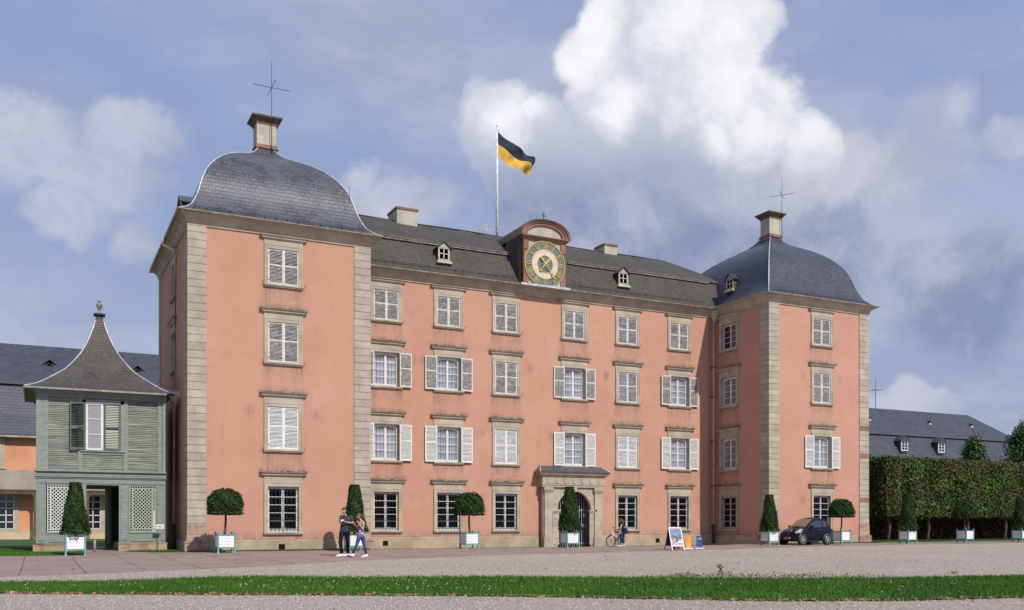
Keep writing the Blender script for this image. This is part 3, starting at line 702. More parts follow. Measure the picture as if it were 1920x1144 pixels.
b = MB(); ez = 4.20; o_ = .32; z1 = 4.56
A = [(PX0-o_, D, ez), (PX0-o_, PY-o_, ez), (PX1+o_, PY-o_, ez), (PX1+o_, D, ez)]; Bt = [(PX0+.05, D, z1), (PX0+.05, D-.12, z1), (PX1-.05, D-.12, z1), (PX1-.05, D, z1)]
for k in range(3):
    u0 = Vector(A[k]).x + Vector(A[k]).y; l = (Vector(A[k+1])-Vector(A[k])).length; wv = (Vector(Bt[k+1])-Vector(Bt[k])).length
    b.q([A[k], A[k+1], Bt[k+1], Bt[k]], uv=[(0, 0), (l, 0), (l/2+wv/2, 1.0), (l/2-wv/2, 1.0)])
b.q([A[0], A[1], A[2], A[3]]); b.q(Bt)
b.build('portal_roof', M_SLATE, pt)
b = MB()
for s, a, c in ((0, A[1], Bt[1]), (1, A[2], Bt[2])): b.tube([a, c], .035, 5)
b.build('roof_flashing', M_LEAD, pt)
# passage behind the arch with its iron gate
b = MB(); px0, px1 = acx-ar-.05, acx+ar+.05
b.q([(px0, PY+.36, -.1), (px0, D+6, -.1), (px0, D+6, 3.3), (px0, PY+.36, 3.3)]); b.q([(px1, PY+.36, -.1), (px1, D+6, -.1), (px1, D+6, 3.3), (px1, PY+.36, 3.3)])
b.q([(px0, D+6, -.1), (px1, D+6, -.1), (px1, D+6, 3.3), (px0, D+6, 3.3)]); b.q([(px0, PY+.36, 3.25), (px1, PY+.36, 3.25), (px1, D+6, 3.25), (px0, D+6, 3.25)])
b.build('passage', simple('passage_plaster', (.055, .045, .038), .95), pt)
b = MB(); gy = PY+.62
for k in range(15):
    x = px0+.06 + k*(2*ar-.02)/14; dx = x-acx; zt = asp + math.sqrt(max(0, ar*ar-dx*dx)) if abs(dx) < ar else asp
    b.box(x-.022, x+.022, gy-.012, gy+.012, -.05, zt+.1)
for z in (.10, 1.05, 1.15, 2.02): b.box(px0, px1, gy-.02, gy+.02, z, z+.05)
b.build('gate', simple('grey_gate_paint', (.34, .33, .38), .5, .2, .15, 6), pt)

# ------------------------------------------------------------------ roofs
def spl(pts, n):
    """Catmull-Rom through 2-D points"""
    P = [pts[0]] + list(pts) + [pts[-1]]; out = []
    for i in range(1, len(P)-2):
        for k in range(n):
            t = k/n; a, b_, c_, d = (np.array(P[i+j-1], float) for j in range(4))
            out.append(tuple(.5*((2*b_) + (-a+c_)*t + (2*a-5*b_+4*c_-d)*t*t + (-a+3*b_-3*c_+d)*t**3)))
    out.append(tuple(pts[-1])); return out
PROF = spl([(0, 14.68), (.04, 14.78), (.085, 14.93), (.14, 15.20), (.20, 15.82), (.245, 16.50), (.295, 17.06), (.36, 17.52), (.43, 17.90), (.52, 18.27), (.62, 18.60), (.73, 18.88), (.82, 19.12), (.88, 19.38), (.925, 19.68)], 3)
def dome(x0, x1, y0, y1, cx, cy, prof, mat, name, parent, flash=(0, 1, 2, 3), fm=M_LEAD, div=1, fr=.035):
    b = MB(); C = [(x0, y0), (x1, y0), (x1, y1), (x0, y1)]
    hips = [[(c[0]+(cx-c[0])*t, c[1]+(cy-c[1])*t, z) for t, z in prof] for c in C]
    for k in range(4):
        a, c = hips[k], hips[(k+1) % 4]; ax = 0 if k in (0, 2) else 1; v = 0
        for i in range(len(prof)-1):
            dv = math.hypot(a[i+1][2]-a[i][2], abs(a[i+1][1-ax]-a[i][1-ax])); 
            b.q([a[i], c[i], c[i+1], a[i+1]], uv=[(a[i][ax]+k*3.3, v), (c[i][ax]+k*3.3, v), (c[i+1][ax]+k*3.3, v+dv), (a[i+1][ax]+k*3.3, v+dv)], sm=True); v += dv
    # weld=False keeps the hips sharp; shade each face by its own normals
    o = b.build(name, mat, parent, weld=False)
    me = o.data; import bmesh
    bm = bmesh.new(); bm.from_mesh(me); bmesh.ops.remove_doubles(bm, verts=bm.verts, dist=1e-4)
    for e_ in bm.edges:
        if len(e_.link_faces) == 2 and e_.calc_face_angle(0) > R(35): e_.smooth = False
    bm.to_mesh(me); bm.free()
    bb = MB()
    for k in flash: bb.tube([(p[0], p[1], p[2]+.01) for p in hips[k]], fr, 5)
    bb.build('hip_flashing', fm, o)
    return o
OV = .46
dl = dome(-OV, X1+OV, -OV, TB+OV, 4.20, 4.6, PROF, M_SLATE, 'tower_roof', palace)
dr = dome(X2-OV, X3+OV, -OV, TB+OV, 36.47, 4.5, PROF, M_SLATE_R, 'tower_roof', palace, flash=(0, 3))
def guards(x0, x1, y, z, nrm=(0, -1)):
    """low snow guard rail along an eave"""
    b = MB()
    if nrm[0] == 0:
        for zz in (.10, .16): b.tube([(x0, y, z+zz), (x1, y, z+zz)], .008, 4)
        k = x0
        while k < x1: b.tube([(k, y-.05, z), (k, y, z+.17)], .009, 4); b.tube([(k, y+.12, z+.06), (k, y, z+.15)], .007, 4); k += .5
    return b
guards(.2, X1-.1, -.22, 14.78).build('snow_guard', M_IRON, palace); guards(X2+.2, X3-.2, -.22, 14.78).build('snow_guard', M_IRON, palace)
guards(X1+.9, 18.2, D-.12, 14.95).build('snow_guard', M_IRON, palace); guards(21.5, X2-.9, D-.12, 14.95).build('snow_guard', M_IRON, palace)
MS = spl([(D-.47, 14.69), (D-.32, 14.80), (D-.10, 15.02), (D+.22, 15.55), (D+.52, 16.15), (D+.72, 16.62)], 3)
b = MB(); xa, xb = 6.9, 33.6
def strip(b, sec, xa, xb, flip=False, n=40):
    v = 0
    for (p, q) in zip(sec, sec[1:]):
        dv = math.hypot(q[0]-p[0], q[1]-p[1])
        for k in range(n):
            u0, u1 = xa+(xb-xa)*k/n, xa+(xb-xa)*(k+1)/n
            b.q([(u0, p[0], p[1]), (u1, p[0], p[1]), (u1, q[0], q[1]), (u0, q[0], q[1])], uv=[(u0, v), (u1, v), (u1, v+dv), (u0, v+dv)], sm=True)
        v += dv
strip(b, MS, xa, xb); strip(b, [(2*9.2-y, z) for y, z in MS], xa, xb)
b.build('mansard_roof', M_SLATE_M, palace)
b = MB(); yb, zb_ = D+.78, 16.72; rz_, ry = 18.72, 9.2
nseg = 30
for sgn in (1, -1):
    sec = []
    ra, rb = 8.6, 31.75; ea, eb = 6.6, 33.5
    L0 = math.hypot(ry-yb, rz_-zb_)
    for k in range(nseg):
        for m in range(6):
            def P(i, j):
                t = j/6; x0_ = ea+(ra-ea)*t; x1_ = eb+(rb-eb)*t; x = x0_+(x1_-x0_)*i/nseg
                yy = yb+(ry-yb)*t; zz = zb_+(rz_-zb_)*t + .10*math.sin(t*math.pi) + (.025*math.sin(x*1.7)+.02*math.sin(x*.61+2))*min(1, t*3)
                return (x, yy if sgn > 0 else 2*ry-yy, zz), (x, t*L0)
            q = [P(k, m), P(k+1, m), P(k+1, m+1), P(k, m+1)]
            b.q([w_[0] for w_ in q], uv=[w_[1] for w_ in q], sm=True)
for (e0, r0) in ((ea, ra), (eb, rb)):
    b.q([(e0, yb, zb_), (e0, 2*ry-yb, zb_), (r0, ry, rz_)], uv=[(0, 0), (2*(ry-yb), 0), (ry-yb, L0)])
b.build('upper_roof', M_SLATE_M, palace)
b = MB(); b.box(6.8, 33.4, D+.60, D+.80, 16.60, 16.665); b.box(6.8, 33.4, D+.66, D+.84, 16.665, 16.73); b.build('roof_ledge', simple('dark_weathered_board', (.13, .115, .09), .85, 0, .25, 5), palace)
b = MB()
for k in range(18): x = 9.0+k*1.3; b.q([(x, D+.585, 16.52), (x+1.26, D+.585, 16.52), (x+1.26, D+.665, 16.64), (x, D+.665, 16.64)])
b.build('ledge_flashing', simple('aged_ledge_lead', (.20, .20, .20), .6, .2, .3, 3), palace)
# ridge flashing
MB().tube([(8.6+k*1.0, ry, rz_+.02+.02*math.sin(k)) for k in range(24)], .045, 5).build('ridge_flashing', M_SLATE_M, palace)
# chimneys
def chimney(cx, cy, z0, z1, a, bb_, cap=True):
    o = MB().frus(cx, cy, z0, z1, a, bb_, a, bb_).build('chimney', M_CHIM, palace)
    if cap:
        b = MB(); b.frus(cx, cy, z0+.25, z0+.36, a+.05, bb_+.05, a+.05, bb_+.05); b.frus(cx, cy, z0+.18, z0+.25, a+.09, bb_+.09, a+.07, bb_+.07); b.build('brick_band', M_RED, o)
        MB().frus(cx, cy, z1-.12, z1-.06, a+.03, bb_+.03, a+.04, bb_+.04).build('brick_band', M_RED, o)
        b = MB(); b.frus(cx, cy, z1-.05, z1+.16, a+.05, bb_+.05, a+.24, bb_+.24); b.box(cx-a-.26, cx+a+.26, cy-bb_-.26, cy+bb_+.26, z1+.16, z1+.24)
        b.build('chimney_cap', simple('sooty_cap_stone', (.10, .085, .065), .9, 0, .3, 8), o)
    else:
        MB().frus(cx, cy, z1-.02, z1+.10, a+.05, bb_+.05, a+.06, bb_+.06).build('brick_band', M_RED, o)
    return o
chimney(4.22, 4.6, 19.46, 20.95, .47, .42); chimney(36.5, 4.5, 19.46, 20.95, .47, .42)
chimney(13.15, 9.35, 18.2, 19.28, .62, .75, False); chimney(27.05, 9.35, 18.2, 19.08, .47, .58, False)
def rod(x, y, z0, z1, zc, ll, par=palace, a=0.0, r=.022):
    b = MB(); b.tube([(x, y, z0), (x, y, z1)], r, 5, r2=r*.45)
    for k in range(2):
        an = a + k*math.pi/2; d = Vector((math.cos(an), math.sin(an), 0))*ll; b.tube([(x-d.x, y-d.y, zc), (x+d.x, y+d.y, zc)], r*.6, 4)
    return b.build('lightning_rod', M_IRON, par)
rod(4.42, 3.98, 19.1, 23.9, 22.6, .90, a=0.0); rod(36.9, 3.9, 19.2, 23.5, 22.35, .85, a=.62)
rod(31.0, 9.2, 18.7, 19.3, 19.3, .01, r=.015); rod(7.2, .2, 16.2, 17.2, 17.2, .01, r=.012)
# dormers
def dormer(x, y, z, rz, depth=1.0, w=.34, h=.66, label=None, roofmat=M_SLATE_M):
    o = MB().box(-w, w, .03, depth, -.25, h).build('dormer', M_SLATE_M, palace, loc=(x, y, z), rot=(0, 0, rz))
    b = MB(); t = .06
    for s in (-1, 1): a, c = sorted((s*w, s*(w-t))); b.box(a, c, 0, .06, -.02, h)
    b.box(-w+t, w-t, 0, .06, h-.05, h); b.box(-w+t, w-t, 0, .06, -.02, .05); b.box(-w-.05, w+.05, -.05, .05, -.10, -.02)
    b.prism([(-w-.04, h), (w+.04, h), (0, h+.30)], -.01, .05); b.frus(0, -.05, -.2, -.08, w+.12, .1, w+.05, .06)
    b.build('dormer_frame', M_STONE, o)
    b = MB()
    b.box(-w+t, w-t, .03, .05, .09, h-.08)
    b.build('pane', M_GLASSD, o)
    b = MB()
    for xx in (0,): b.box(xx-.02, xx+.02, .01, .045, .09, h-.08)
    b.box(-w+t, w-t, .01, .045, h*.5, h*.5+.03); b.box(-w+t, -w+t+.03, .01, .045, .09, h-.08); b.box(w-t-.03, w-t, .01, .045, .09, h-.08); b.build('window_bars', M_WHITE, o)
    b = MB(); 
    for s in (-1, 1):
        p = [(s*(w+.12), -.10, h-.03), (s*(w+.12), depth, h-.03), (0, depth, h+.36), (0, -.10, h+.36)]
        b.q(p, uv=[(0, 0), (depth, 0), (depth, .6), (0, .6)]); b.q([(a[0], a[1], a[2]-.04) for a in p])
        b.q([p[0], p[3], (0, -.10, h+.32), (s*(w+.12), -.10, h-.07)])
    b.build('dormer_roof', roofmat, o)
    return o
dormer(13.95, 5.02, 15.60, 0, 1.1); dormer(25.55, 5.02, 15.60, 0, 1.1)
dormer(32.62, 3.87, 15.85, HP, 1.3, .34, .58, roofmat=M_SLATE_R); dormer(.05, 2.9, 15.35, HP, 1.2, .36, .60, roofmat=M_SLATE)
# downpipes
b = MB(); b.tube([(X1+24.0-.0, D-.42, 14.55), (X2-.30, D-.30, 14.25), (X2-.30, D-.30, 13.9)], .05, 8)
b.frus(X2-.32, D-.34, 14.02, 14.40, .09, .09, .23, .20); b.frus(X2-.32, D-.34, 14.40, 14.56, .24, .21, .24, .21)
b.frus(X2-.32, D-.34, 13.85, 14.02, .06, .06, .08, .08)
b.build('rainwater_hopper', M_PIPE, palace)
b = MB(); b.tube([(X2-.31, D-.26, 13.9), (X2-.31, D-.24, 1.2)], .058, 8); b.build('downpipe', M_PIPE, palace)
b = MB(); b.tube([(X2-.31, D-.24, 1.22), (X2-.31, D-.24, -.1)], .072, 8); b.tube([(X2-.50, D-.06, 14.0), (X2-.50, D-.06, .0)], .014, 4)
for z in (1.0, 3.6, 6.4, 9.2, 11.0): b.box(X2-.39, X2-.23, D-.32, D, z, z+.04)
b.build('pipe_base', M_PIPE_D, palace)
b = MB(); b.tube([(-.62, 4.1, 14.55), (-.55, 4.0, 14.25), (-.20, 2.95, 13.75), (-.17, 2.9, 13.4), (-.17, 2.9, 7.4)], .06, 8); b.build('downpipe', M_PIPE, palace)
b = MB(); b.frus(-.22, 2.9, 6.75, 7.05, .08, .08, .24, .22); b.frus(-.22, 2.9, 7.05, 7.32, .27, .25, .27, .25); b.build('rainwater_hopper', M_PIPE, palace)
b = MB(); b.tube([(-.22, 2.9, 6.8), (-.20, 3.0, 6.45), (-.17, 3.35, 6.2), (-.17, 3.35, 1.25)], .06, 8); b.build('downpipe', M_PIPE, palace)
b = MB(); b.tube([(-.17, 3.35, 1.25), (-.17, 3.35, -.1)], .075, 8); b.build('pipe_base', M_PIPE_D, palace)

# ------------------------------------------------------------------ clock gable
cg = empty('clock_gable', (0, 0, 0), 0, palace)
GX, GY, GZ = 19.85, D-.50, 15.93; gw = 1.33
b = MB(); b.box(GX-gw, GX+gw, GY, GY+.18, 14.66, 17.30); b.build('gable_panel', M_CHIM, cg)
b = MB()
for s in (-1, 1):
    a, c = sorted((GX+s*(gw-.30), GX+s*(gw+.02))); b.box(a, c, GY-.05, GY+.14, 14.66, 16.65, tone=.3); b.box(a-.02, c+.02, GY-.09, GY+.14, 16.65, 16.75); b.box(a, c, GY-.06, GY+.14, 16.75, 17.22)
b.box(GX-gw-.06, GX+gw+.06, GY-.10, GY+.2, 17.22, 17.30); b.box(GX-gw-.14, GX+gw+.14, GY-.17, GY+.25, 17.30, 17.38); b.box(GX-gw-.20, GX+gw+.20, GY-.24, GY+.25, 17.38, 17.44)
def arcpts(r, z0, hgt, n=18): return [(GX + r*math.cos(math.pi*k/n), z0 + hgt*math.sin(math.pi*k/n)**.85) for k in range(n+1)]
for (r0, h0, r1, h1, yy) in ((gw-.20, .66, gw-.02, .80, GY-.12), (gw-.02, .80, gw+.12, .90, GY-.18), (gw+.12, .90, gw+.24, .98, GY-.26)):
    A_, B_ = arcpts(r0, 17.44, h0), arcpts(r1, 17.44, h1)
    for k in range(18):
        b.q([(A_[k][0], yy, A_[k][1]), (B_[k][0], yy, B_[k][1]), (B_[k+1][0], yy, B_[k+1][1]), (A_[k+1][0], yy, A_[k+1][1])])
        b.q([(A_[k][0], yy, A_[k][1]), (A_[k+1][0], yy, A_[k+1][1]), (A_[k+1][0], yy+.2, A_[k+1][1]), (A_[k][0], yy+.2, A_[k][1])])
        b.q([(B_[k][0], yy, B_[k][1]), (B_[k+1][0], yy, B_[k+1][1]), (B_[k+1][0], GY+.2, B_[k+1][1]), (B_[k][0], GY+.2, B_[k][1])])
b.build('gable_moulding', M_RED, cg)
MB().prism(arcpts(gw-.1, 17.44, .72), GY-.02, GY+.1).build('tympanum', M_CHIM, cg)
b = MB(); A_ = arcpts(gw+.245, 17.42, 1.0); v = 0
for k in range(18):
    dv = math.dist(A_[k], A_[k+1])
    b.q([(A_[k][0], GY-.28, A_[k][1]), (A_[k][0], 9.0, A_[k][1]), (A_[k+1][0], 9.0, A_[k+1][1]), (A_[k+1][0], GY-.28, A_[k+1][1])], uv=[(0, v), (5, v), (5, v+dv), (0, v+dv)], sm=True)
    b.q([(A_[k][0], GY-.28, A_[k][1]), (A_[k+1][0], GY-.28, A_[k+1][1]), (A_[k+1][0], GY-.28, A_[k+1][1]-.05), (A_[k][0], GY-.28, A_[k][1]-.05)]); v += dv
for s in (-1, 1):                                    # slated cheeks sweeping into the main slope
    x = GX+s*(gw+.01); n = 8
    for k in range(n):
        ya, yb2 = GY+.12+(6.0-GY)*k/n, GY+.12+(6.0-GY)*(k+1)/n
        fa, fb = .75*(k/n)**2.2, .75*((k+1)/n)**2.2
        b.q([(x+s*(.10+fa), ya, 14.6), (x+s*(.10+fb), yb2, 14.6), (x+s*.225, yb2, 17.44), (x+s*(.225 if k else .03), ya, 17.44)], uv=[(ya, 0), (yb2, 0), (yb2, 2.8), (ya, 2.8)], sm=True)
b.build('gable_roof', M_SLATE_M, cg)
MB().box(GX-gw-.25, GX+gw+.25, GY-.22, GY+.15, 14.60, 14.72).build('lead_apron', M_LEAD, cg)
clock = MB().lathe([(0, -.02), (1.30, -.02), (1.30, .06)], (GX, GY-.05, GZ), 64, axis='y').build('clock', M_TEAL, cg, weld=False)
def ring(r0, r1, y, n=64):
    b = MB()
    for k in range(n):
        a, c = 2*math.pi*k/n, 2*math.pi*(k+1)/n
        P = [(GX+r*math.cos(t), GZ+r*math.sin(t)) for r, t in ((r0, a), (r1, a), (r1, c), (r0, c))]
        b.q([(p[0], y, p[1]) for p in P]); b.q([(P[1][0], y, P[1][1]), (P[1][0], y+.04, P[1][1]), (P[2][0], y+.04, P[2][1]), (P[2][0], y, P[2][1])])
    return b
fy = GY-.07
ring(.49, .84, fy-.010).build('dial_ring', M_DIAL, clock)
for r0, r1 in ((1.255, 1.31), (.82, .865), (.47, .505)): ring(r0, r1, fy-.025).build('gilt_ring', M_GOLD, clock)
NUM = ['XII', 'I', 'II', 'III', 'IIII', 'V', 'VI', 'VII', 'VIII', 'IX', 'X', 'XI']
def stroke(b, x0, z0, x1, z1, w, M4): 
    d = Vector((x1-x0, 0, z1-z0)).normalized(); n_ = Vector((-d.z, 0, d.x))*w/2
    P = [Vector((x0, 0, z0))-n_, Vector((x1, 0, z1))-n_, Vector((x1, 0, z1))+n_, Vector((x0, 0, z0))+n_]
    F = [M4 @ p for p in P]; Bk = [M4 @ (p+Vector((0, .03, 0))) for p in P]
    b.q(F); 
    for k in range(4): j = (k+1) % 4; b.q([F[k], F[j], Bk[j], Bk[k]])
for i, s in enumerate(NUM):
    b = MB(); a = 2*math.pi*i/12
    M4 = Matrix.Translation((GX, fy-.032, GZ)) @ Matrix.Rotation(a, 4, 'Y') @ Matrix.Translation((0, 0, .885))
    wd = {'I': .085, 'V': .15, 'X': .16}; tot = sum(wd[c] for c in s); x = -tot/2; H_ = .32
    for c in s:
        w_ = wd[c]; m = x+w_/2
        if c == 'I': stroke(b, m, 0, m, H_, .048, M4); stroke(b, m-.035, 0, m+.035, 0, .014, M4); stroke(b, m-.035, H_, m+.035, H_, .014, M4)
        if c == 'V': stroke(b, m, 0, x+.015, H_, .048, M4); stroke(b, m, 0, x+w_-.02, H_, .018, M4)
        if c == 'X': stroke(b, x+w_-.02, 0, x+.02, H_, .048, M4); stroke(b, x+.02, 0, x+w_-.02, H_, .018, M4)
        x += w_
    b.build('numeral', M_GOLD, clock)
b = MB()
for i in range(12):
    a = 2*math.pi*(i+.5)/12; b.lathe([(0, -.012), (.022, -.008), (.022, .01)], (GX+1.04*math.sin(a), fy-.02, GZ+1.04*math.cos(a)), 8, axis='y')
b.build('minute_dots', M_WHITE, clock)
def hand(ang, L_, tail, leaf, wd_):
    M4 = Matrix.Translation((GX, fy-.09, GZ)) @ Matrix.Rotation(R(ang), 4, 'Y'); b = MB()
    def poly(P): 
        F = [M4 @ Vector((p[0], 0, p[1])) for p in P]; Bk = [M4 @ Vector((p[0], .03, p[1])) for p in P]; b.q(F)
        for k in range(len(P)): j = (k+1) % len(P); b.q([F[k], F[j], Bk[j], Bk[k]])
    poly([(-wd_, 0), (wd_, 0), (wd_*.7, L_*.75), (-wd_*.7, L_*.75)])
    poly([(0, L_*.62), (leaf, L_*.80), (leaf*.5, L_*.9), (0, L_), (-leaf*.5, L_*.9), (-leaf, L_*.80)])
    poly([(-wd_*1.2, 0), (wd_*1.2, 0), (leaf*.75, -tail*.7), (leaf*.5, -tail), (-leaf*.5, -tail), (-leaf*.75, -tail*.7)])
    b.build('clock_hand', M_GOLD, clock)
hand(143, 1.02, .47, .085, .026); hand(220, .56, .47, .115, .04)
b = MB()
for k in range(12):
    a = 2*math.pi*k/12 + .13; r_ = .29 if k % 2 else .23
    P = [(GX+r*math.sin(t), fy-.06, GZ+r*math.cos(t)) for r, t in ((.05, a-.5), (r_, a), (.05, a+.5))]; b.q(P + [(GX, fy-.10, GZ)])
b.lathe([(0, -.08), (.06, -.05), (.07, 0)], (GX, fy-.06, GZ), 14, axis='y'); b.build('sunburst', M_GOLD, clock)
b = MB(); b.tube([(GX, GY+.1, 18.4), (GX, GY+.1, 18.95)], .018, 5); b.box(GX-.15, GX+.15, GY+.085, GY+.115, 18.70, 18.73); b.box(GX-.09, GX+.09, GY+.085, GY+.115, 18.82, 18.85)
for dx in (-.35, -.75): b.tube([(GX+dx, GY+.3, 18.2), (GX+dx, GY+.3, 18.75)], .007, 4)
b.build('gable_cross', M_IRON, cg)
# roof railing by the flagpole
b = MB(); zr = 18.62
b.tube([(17.6, 8.6, zr+.05), (18.3, 8.9, zr+.62), (21.4, 8.9, zr+.62)], .022, 5); b.tube([(18.0, 8.9, zr+.1), (18.3, 8.9, zr+.30), (21.4, 8.9, zr+.30)], .018, 5)
for x in (18.3, 20.0, 21.4): b.tube([(x, 8.9, zr-.15), (x, 8.9, zr+.65)], .022, 5)
b.build('roof_railing', M_LEAD, palace)
fp = MB(); FX, FYY = 19.35, 9.6
fp.tube([(FX, FYY, 18.3), (FX, FYY, 25.55)], .085, 10, r2=.05); fp.build
fpo = fp.build('flagpole', M_POLE); tag(fpo, 'tall white flagpole standing on the palace roof ridge beside the clock gable', 'flagpole')
b = MB(); b.lathe([(0, .17), (.05, .14), (.07, .08), (.04, .02), (.03, 0)], (FX, FYY, 25.55), 10); b.tube([(FX+.02, FYY, 25.5), (FX+.16, FYY, 25.35), (FX+.10, FYY, 25.2)], .015, 4); b.build('finial', M_POLE, fpo)

# ------------------------------------------------------------------ flag
def flag():
    b = MB(); b2 = MB(); nx, nz = 30, 10
    TL, TR, BR, BL = (19.40, 25.28), (21.90, 24.16), (21.72, 23.02), (19.38, 23.72)
    def P(u, v):
        x = (TL[0]*(1-u)+TR[0]*u)*(1-v) + (BL[0]*(1-u)+BR[0]*u)*v; z = (TL[1]*(1-u)+TR[1]*u)*(1-v) + (BL[1]*(1-u)+BR[1]*u)*v
        s = u*4 + (u+v)*5.5; yy = FYY - .02 + (.20*math.sin(s)*u**.6 + .07*math.sin(u*17-v*6)*u)
        z += -.10*math.sin(u*math.pi)*(1-v) - .10*math.sin(u*math.pi*1.0)*v*1.2 + .04*math.sin(u*9+1)*v
        return (x + .05*math.sin(v*5)*u, yy, z)
    for bb, a, c in ((b, 0, nz//2), (b2, nz//2, nz)):
        for i in range(nx):
            for k in range(a, c):
                bb.q([P(i/nx, k/nz), P((i+1)/nx, k/nz), P((i+1)/nx, (k+1)/nz), P(i/nx, (k+1)/nz)], sm=True)
    o = b.build('flag', fabric('black_flag_cloth', (.030, .033, .05), (.038, .042, .06), 4)); tag(o, 'black over yellow flag flying to the right of the roof flagpole', 'flag')
    b2.build('yellow_stripe', fabric('yellow_flag_cloth', (.66, .40, .075), (.57, .34, .07), 3), o)
flag()

# ------------------------------------------------------------------ garden pavilion
pav = empty('garden_pavilion', (-5.85, 2.4, .04)); pav.scale = (.966, .966, .966); tag(pav, 'weathered green wooden pavilion with a tent shaped slate roof beside the left tower', 'pavilion')
PW, PD = 5.38, 5.3                                    # local frame: x right from front left corner, y back
def pavb(m, name, mat, parent=pav, weld=True): return m.build(name, mat, parent, weld)
b = MB()
M_FOOT = stone('footing_stone', (.43, .33, .23), .10)
for x0, x1, zt in ((-.12, 1.72, .36), (3.36, PW+.06, .40)):
    b = MB(); b.box(x0, x1, -.10, .35, ZB, zt, tone=.2); b.box(x0-.02, x1+.02, -.12, .36, zt-.05, zt+.0, tone=.5)
    xe = (x0+.12, x0+.47) if x0 < 0 else (x1-.41, x1-.06); b.box(xe[0], xe[1], .35, PD, ZB, .36); pavb(b, 'stone_footing', M_FOOT)
for x0, x1 in ((1.6, 1.95), (3.1, 3.5)): pavb(MB().box(x0, x1, PD-.5, PD, ZB, .4), 'stone_footing', M_FOOT)
def siding(b, x0, x1, z0, z1, y=0.0, pitch=.082, seed=0):
    rs = random.Random(seed); z = z0
    while z < z1-.01:
        zt = min(z1, z+pitch); x = x0
        t = rs.random(); w_ = rs.uniform(-.006, .006)
        b.q([(x0, y-.022+w_, z), (x1, y-.022-w_, z+rs.uniform(-.010, .010)), (x1, y-.002, zt), (x0, y-.002, zt)], tone=t)
        b.q([(x0, y-.022+w_, z), (x1, y-.022-w_, z), (x1, y+.0, z), (x0, y+.0, z)], tone=1.0); z = zt
b = MB(); Z0u, Z1u = 3.66, 6.95
for (x0, x1, z0, z1) in ((.48, 1.98, Z0u, Z1u), (3.75, PW-.32, Z0u, Z1u), (1.98, 3.75, Z0u, 4.40)): siding(b, x0, x1, z0, z1, .02, .082, int(x0*10))
b.box(.02, PW-.02, .03, .08, 3.4, 7.1)
pavb(b, 'boarding', M_GWOOD)
b = MB()
for x0, x1 in ((0, .17), (.30, .48), (1.68, 1.86), (3.58, 3.76), (PW-.34, PW-.16), (PW-.14, PW)): b.box(x0, x1, -.035, .04, Z0u, 6.98)
b.box(.17, .30, -.015, .03, Z0u, 6.95); b.box(-.03, PW+.03, -.05, .06, 6.93, 7.12); b.box(-.06, PW+.06, -.10, .06, 7.05, 7.16)
for z, o_ in ((3.30, .05), (3.36, .09), (3.44, .06), (3.54, .06), (3.60, .12)): b.box(-o_, PW+.02, -.03-o_, .06, z, z+.07)
b.box(-.02, PW, -.045, .06, 3.08, 3.32)
b.box(1.86, 3.58, -.04, .03, 4.40, 4.52); b.box(1.80, 3.64, -.10, .03, 4.52, 4.58); b.box(1.86, 2.0, -.05, .03, 4.58, 6.85); b.box(3.44, 3.58, -.05, .03, 4.58, 6.85); b.box(1.86, 3.58, -.05, .03, 6.70, 6.86)
for x0, x1 in ((0, .40), (1.62, 2.02), (3.38, 3.80), (PW-.40, PW)): b.box(x0, x1, -.02, .10, .40, 3.10); b.box(x0+.07, x1-.07, -.045, -.01, .52, 2.95)
for x0, x1 in ((.40, 1.62), (3.80, PW-.40)):
    b.box(x0, x1, -.02, .08, .38, .88); b.box(x0+.08, x1-.08, -.045, -.01, .46, .52); b.box(x0, x1, -.02, .08, 3.02, 3.10); b.box(x0, x1, -.05, .02, .84, .90)
b.box(2.02, 3.38, -.02, .12, 3.02, 3.10)
pavb(b, 'timber_frame', M_GTRIM)
b = MB(); b.box(0, .06, 0, PD, 3.35, 7.05); b.box(.0, PW, PD-.06, PD, 3.1, 7.05); b.box(PW-.06, PW, 0, PD, 3.1, 7.05)
b.box(.0, .1, .1, 1.3, .36, 3.3); b.box(.0, .1, PD-1.3, PD, .36, 3.3); b.box(0, PW, .1, PD, 3.0, 3.1)
b.box(0, 1.7, PD-.08, PD, .36, 3.1); b.box(3.25, PW, PD-.08, PD, .36, 3.1); b.box(3.1, 3.22, 2.6, PD, .3, 3.1); 
pavb(b, 'side_wall', M_GSHUT)
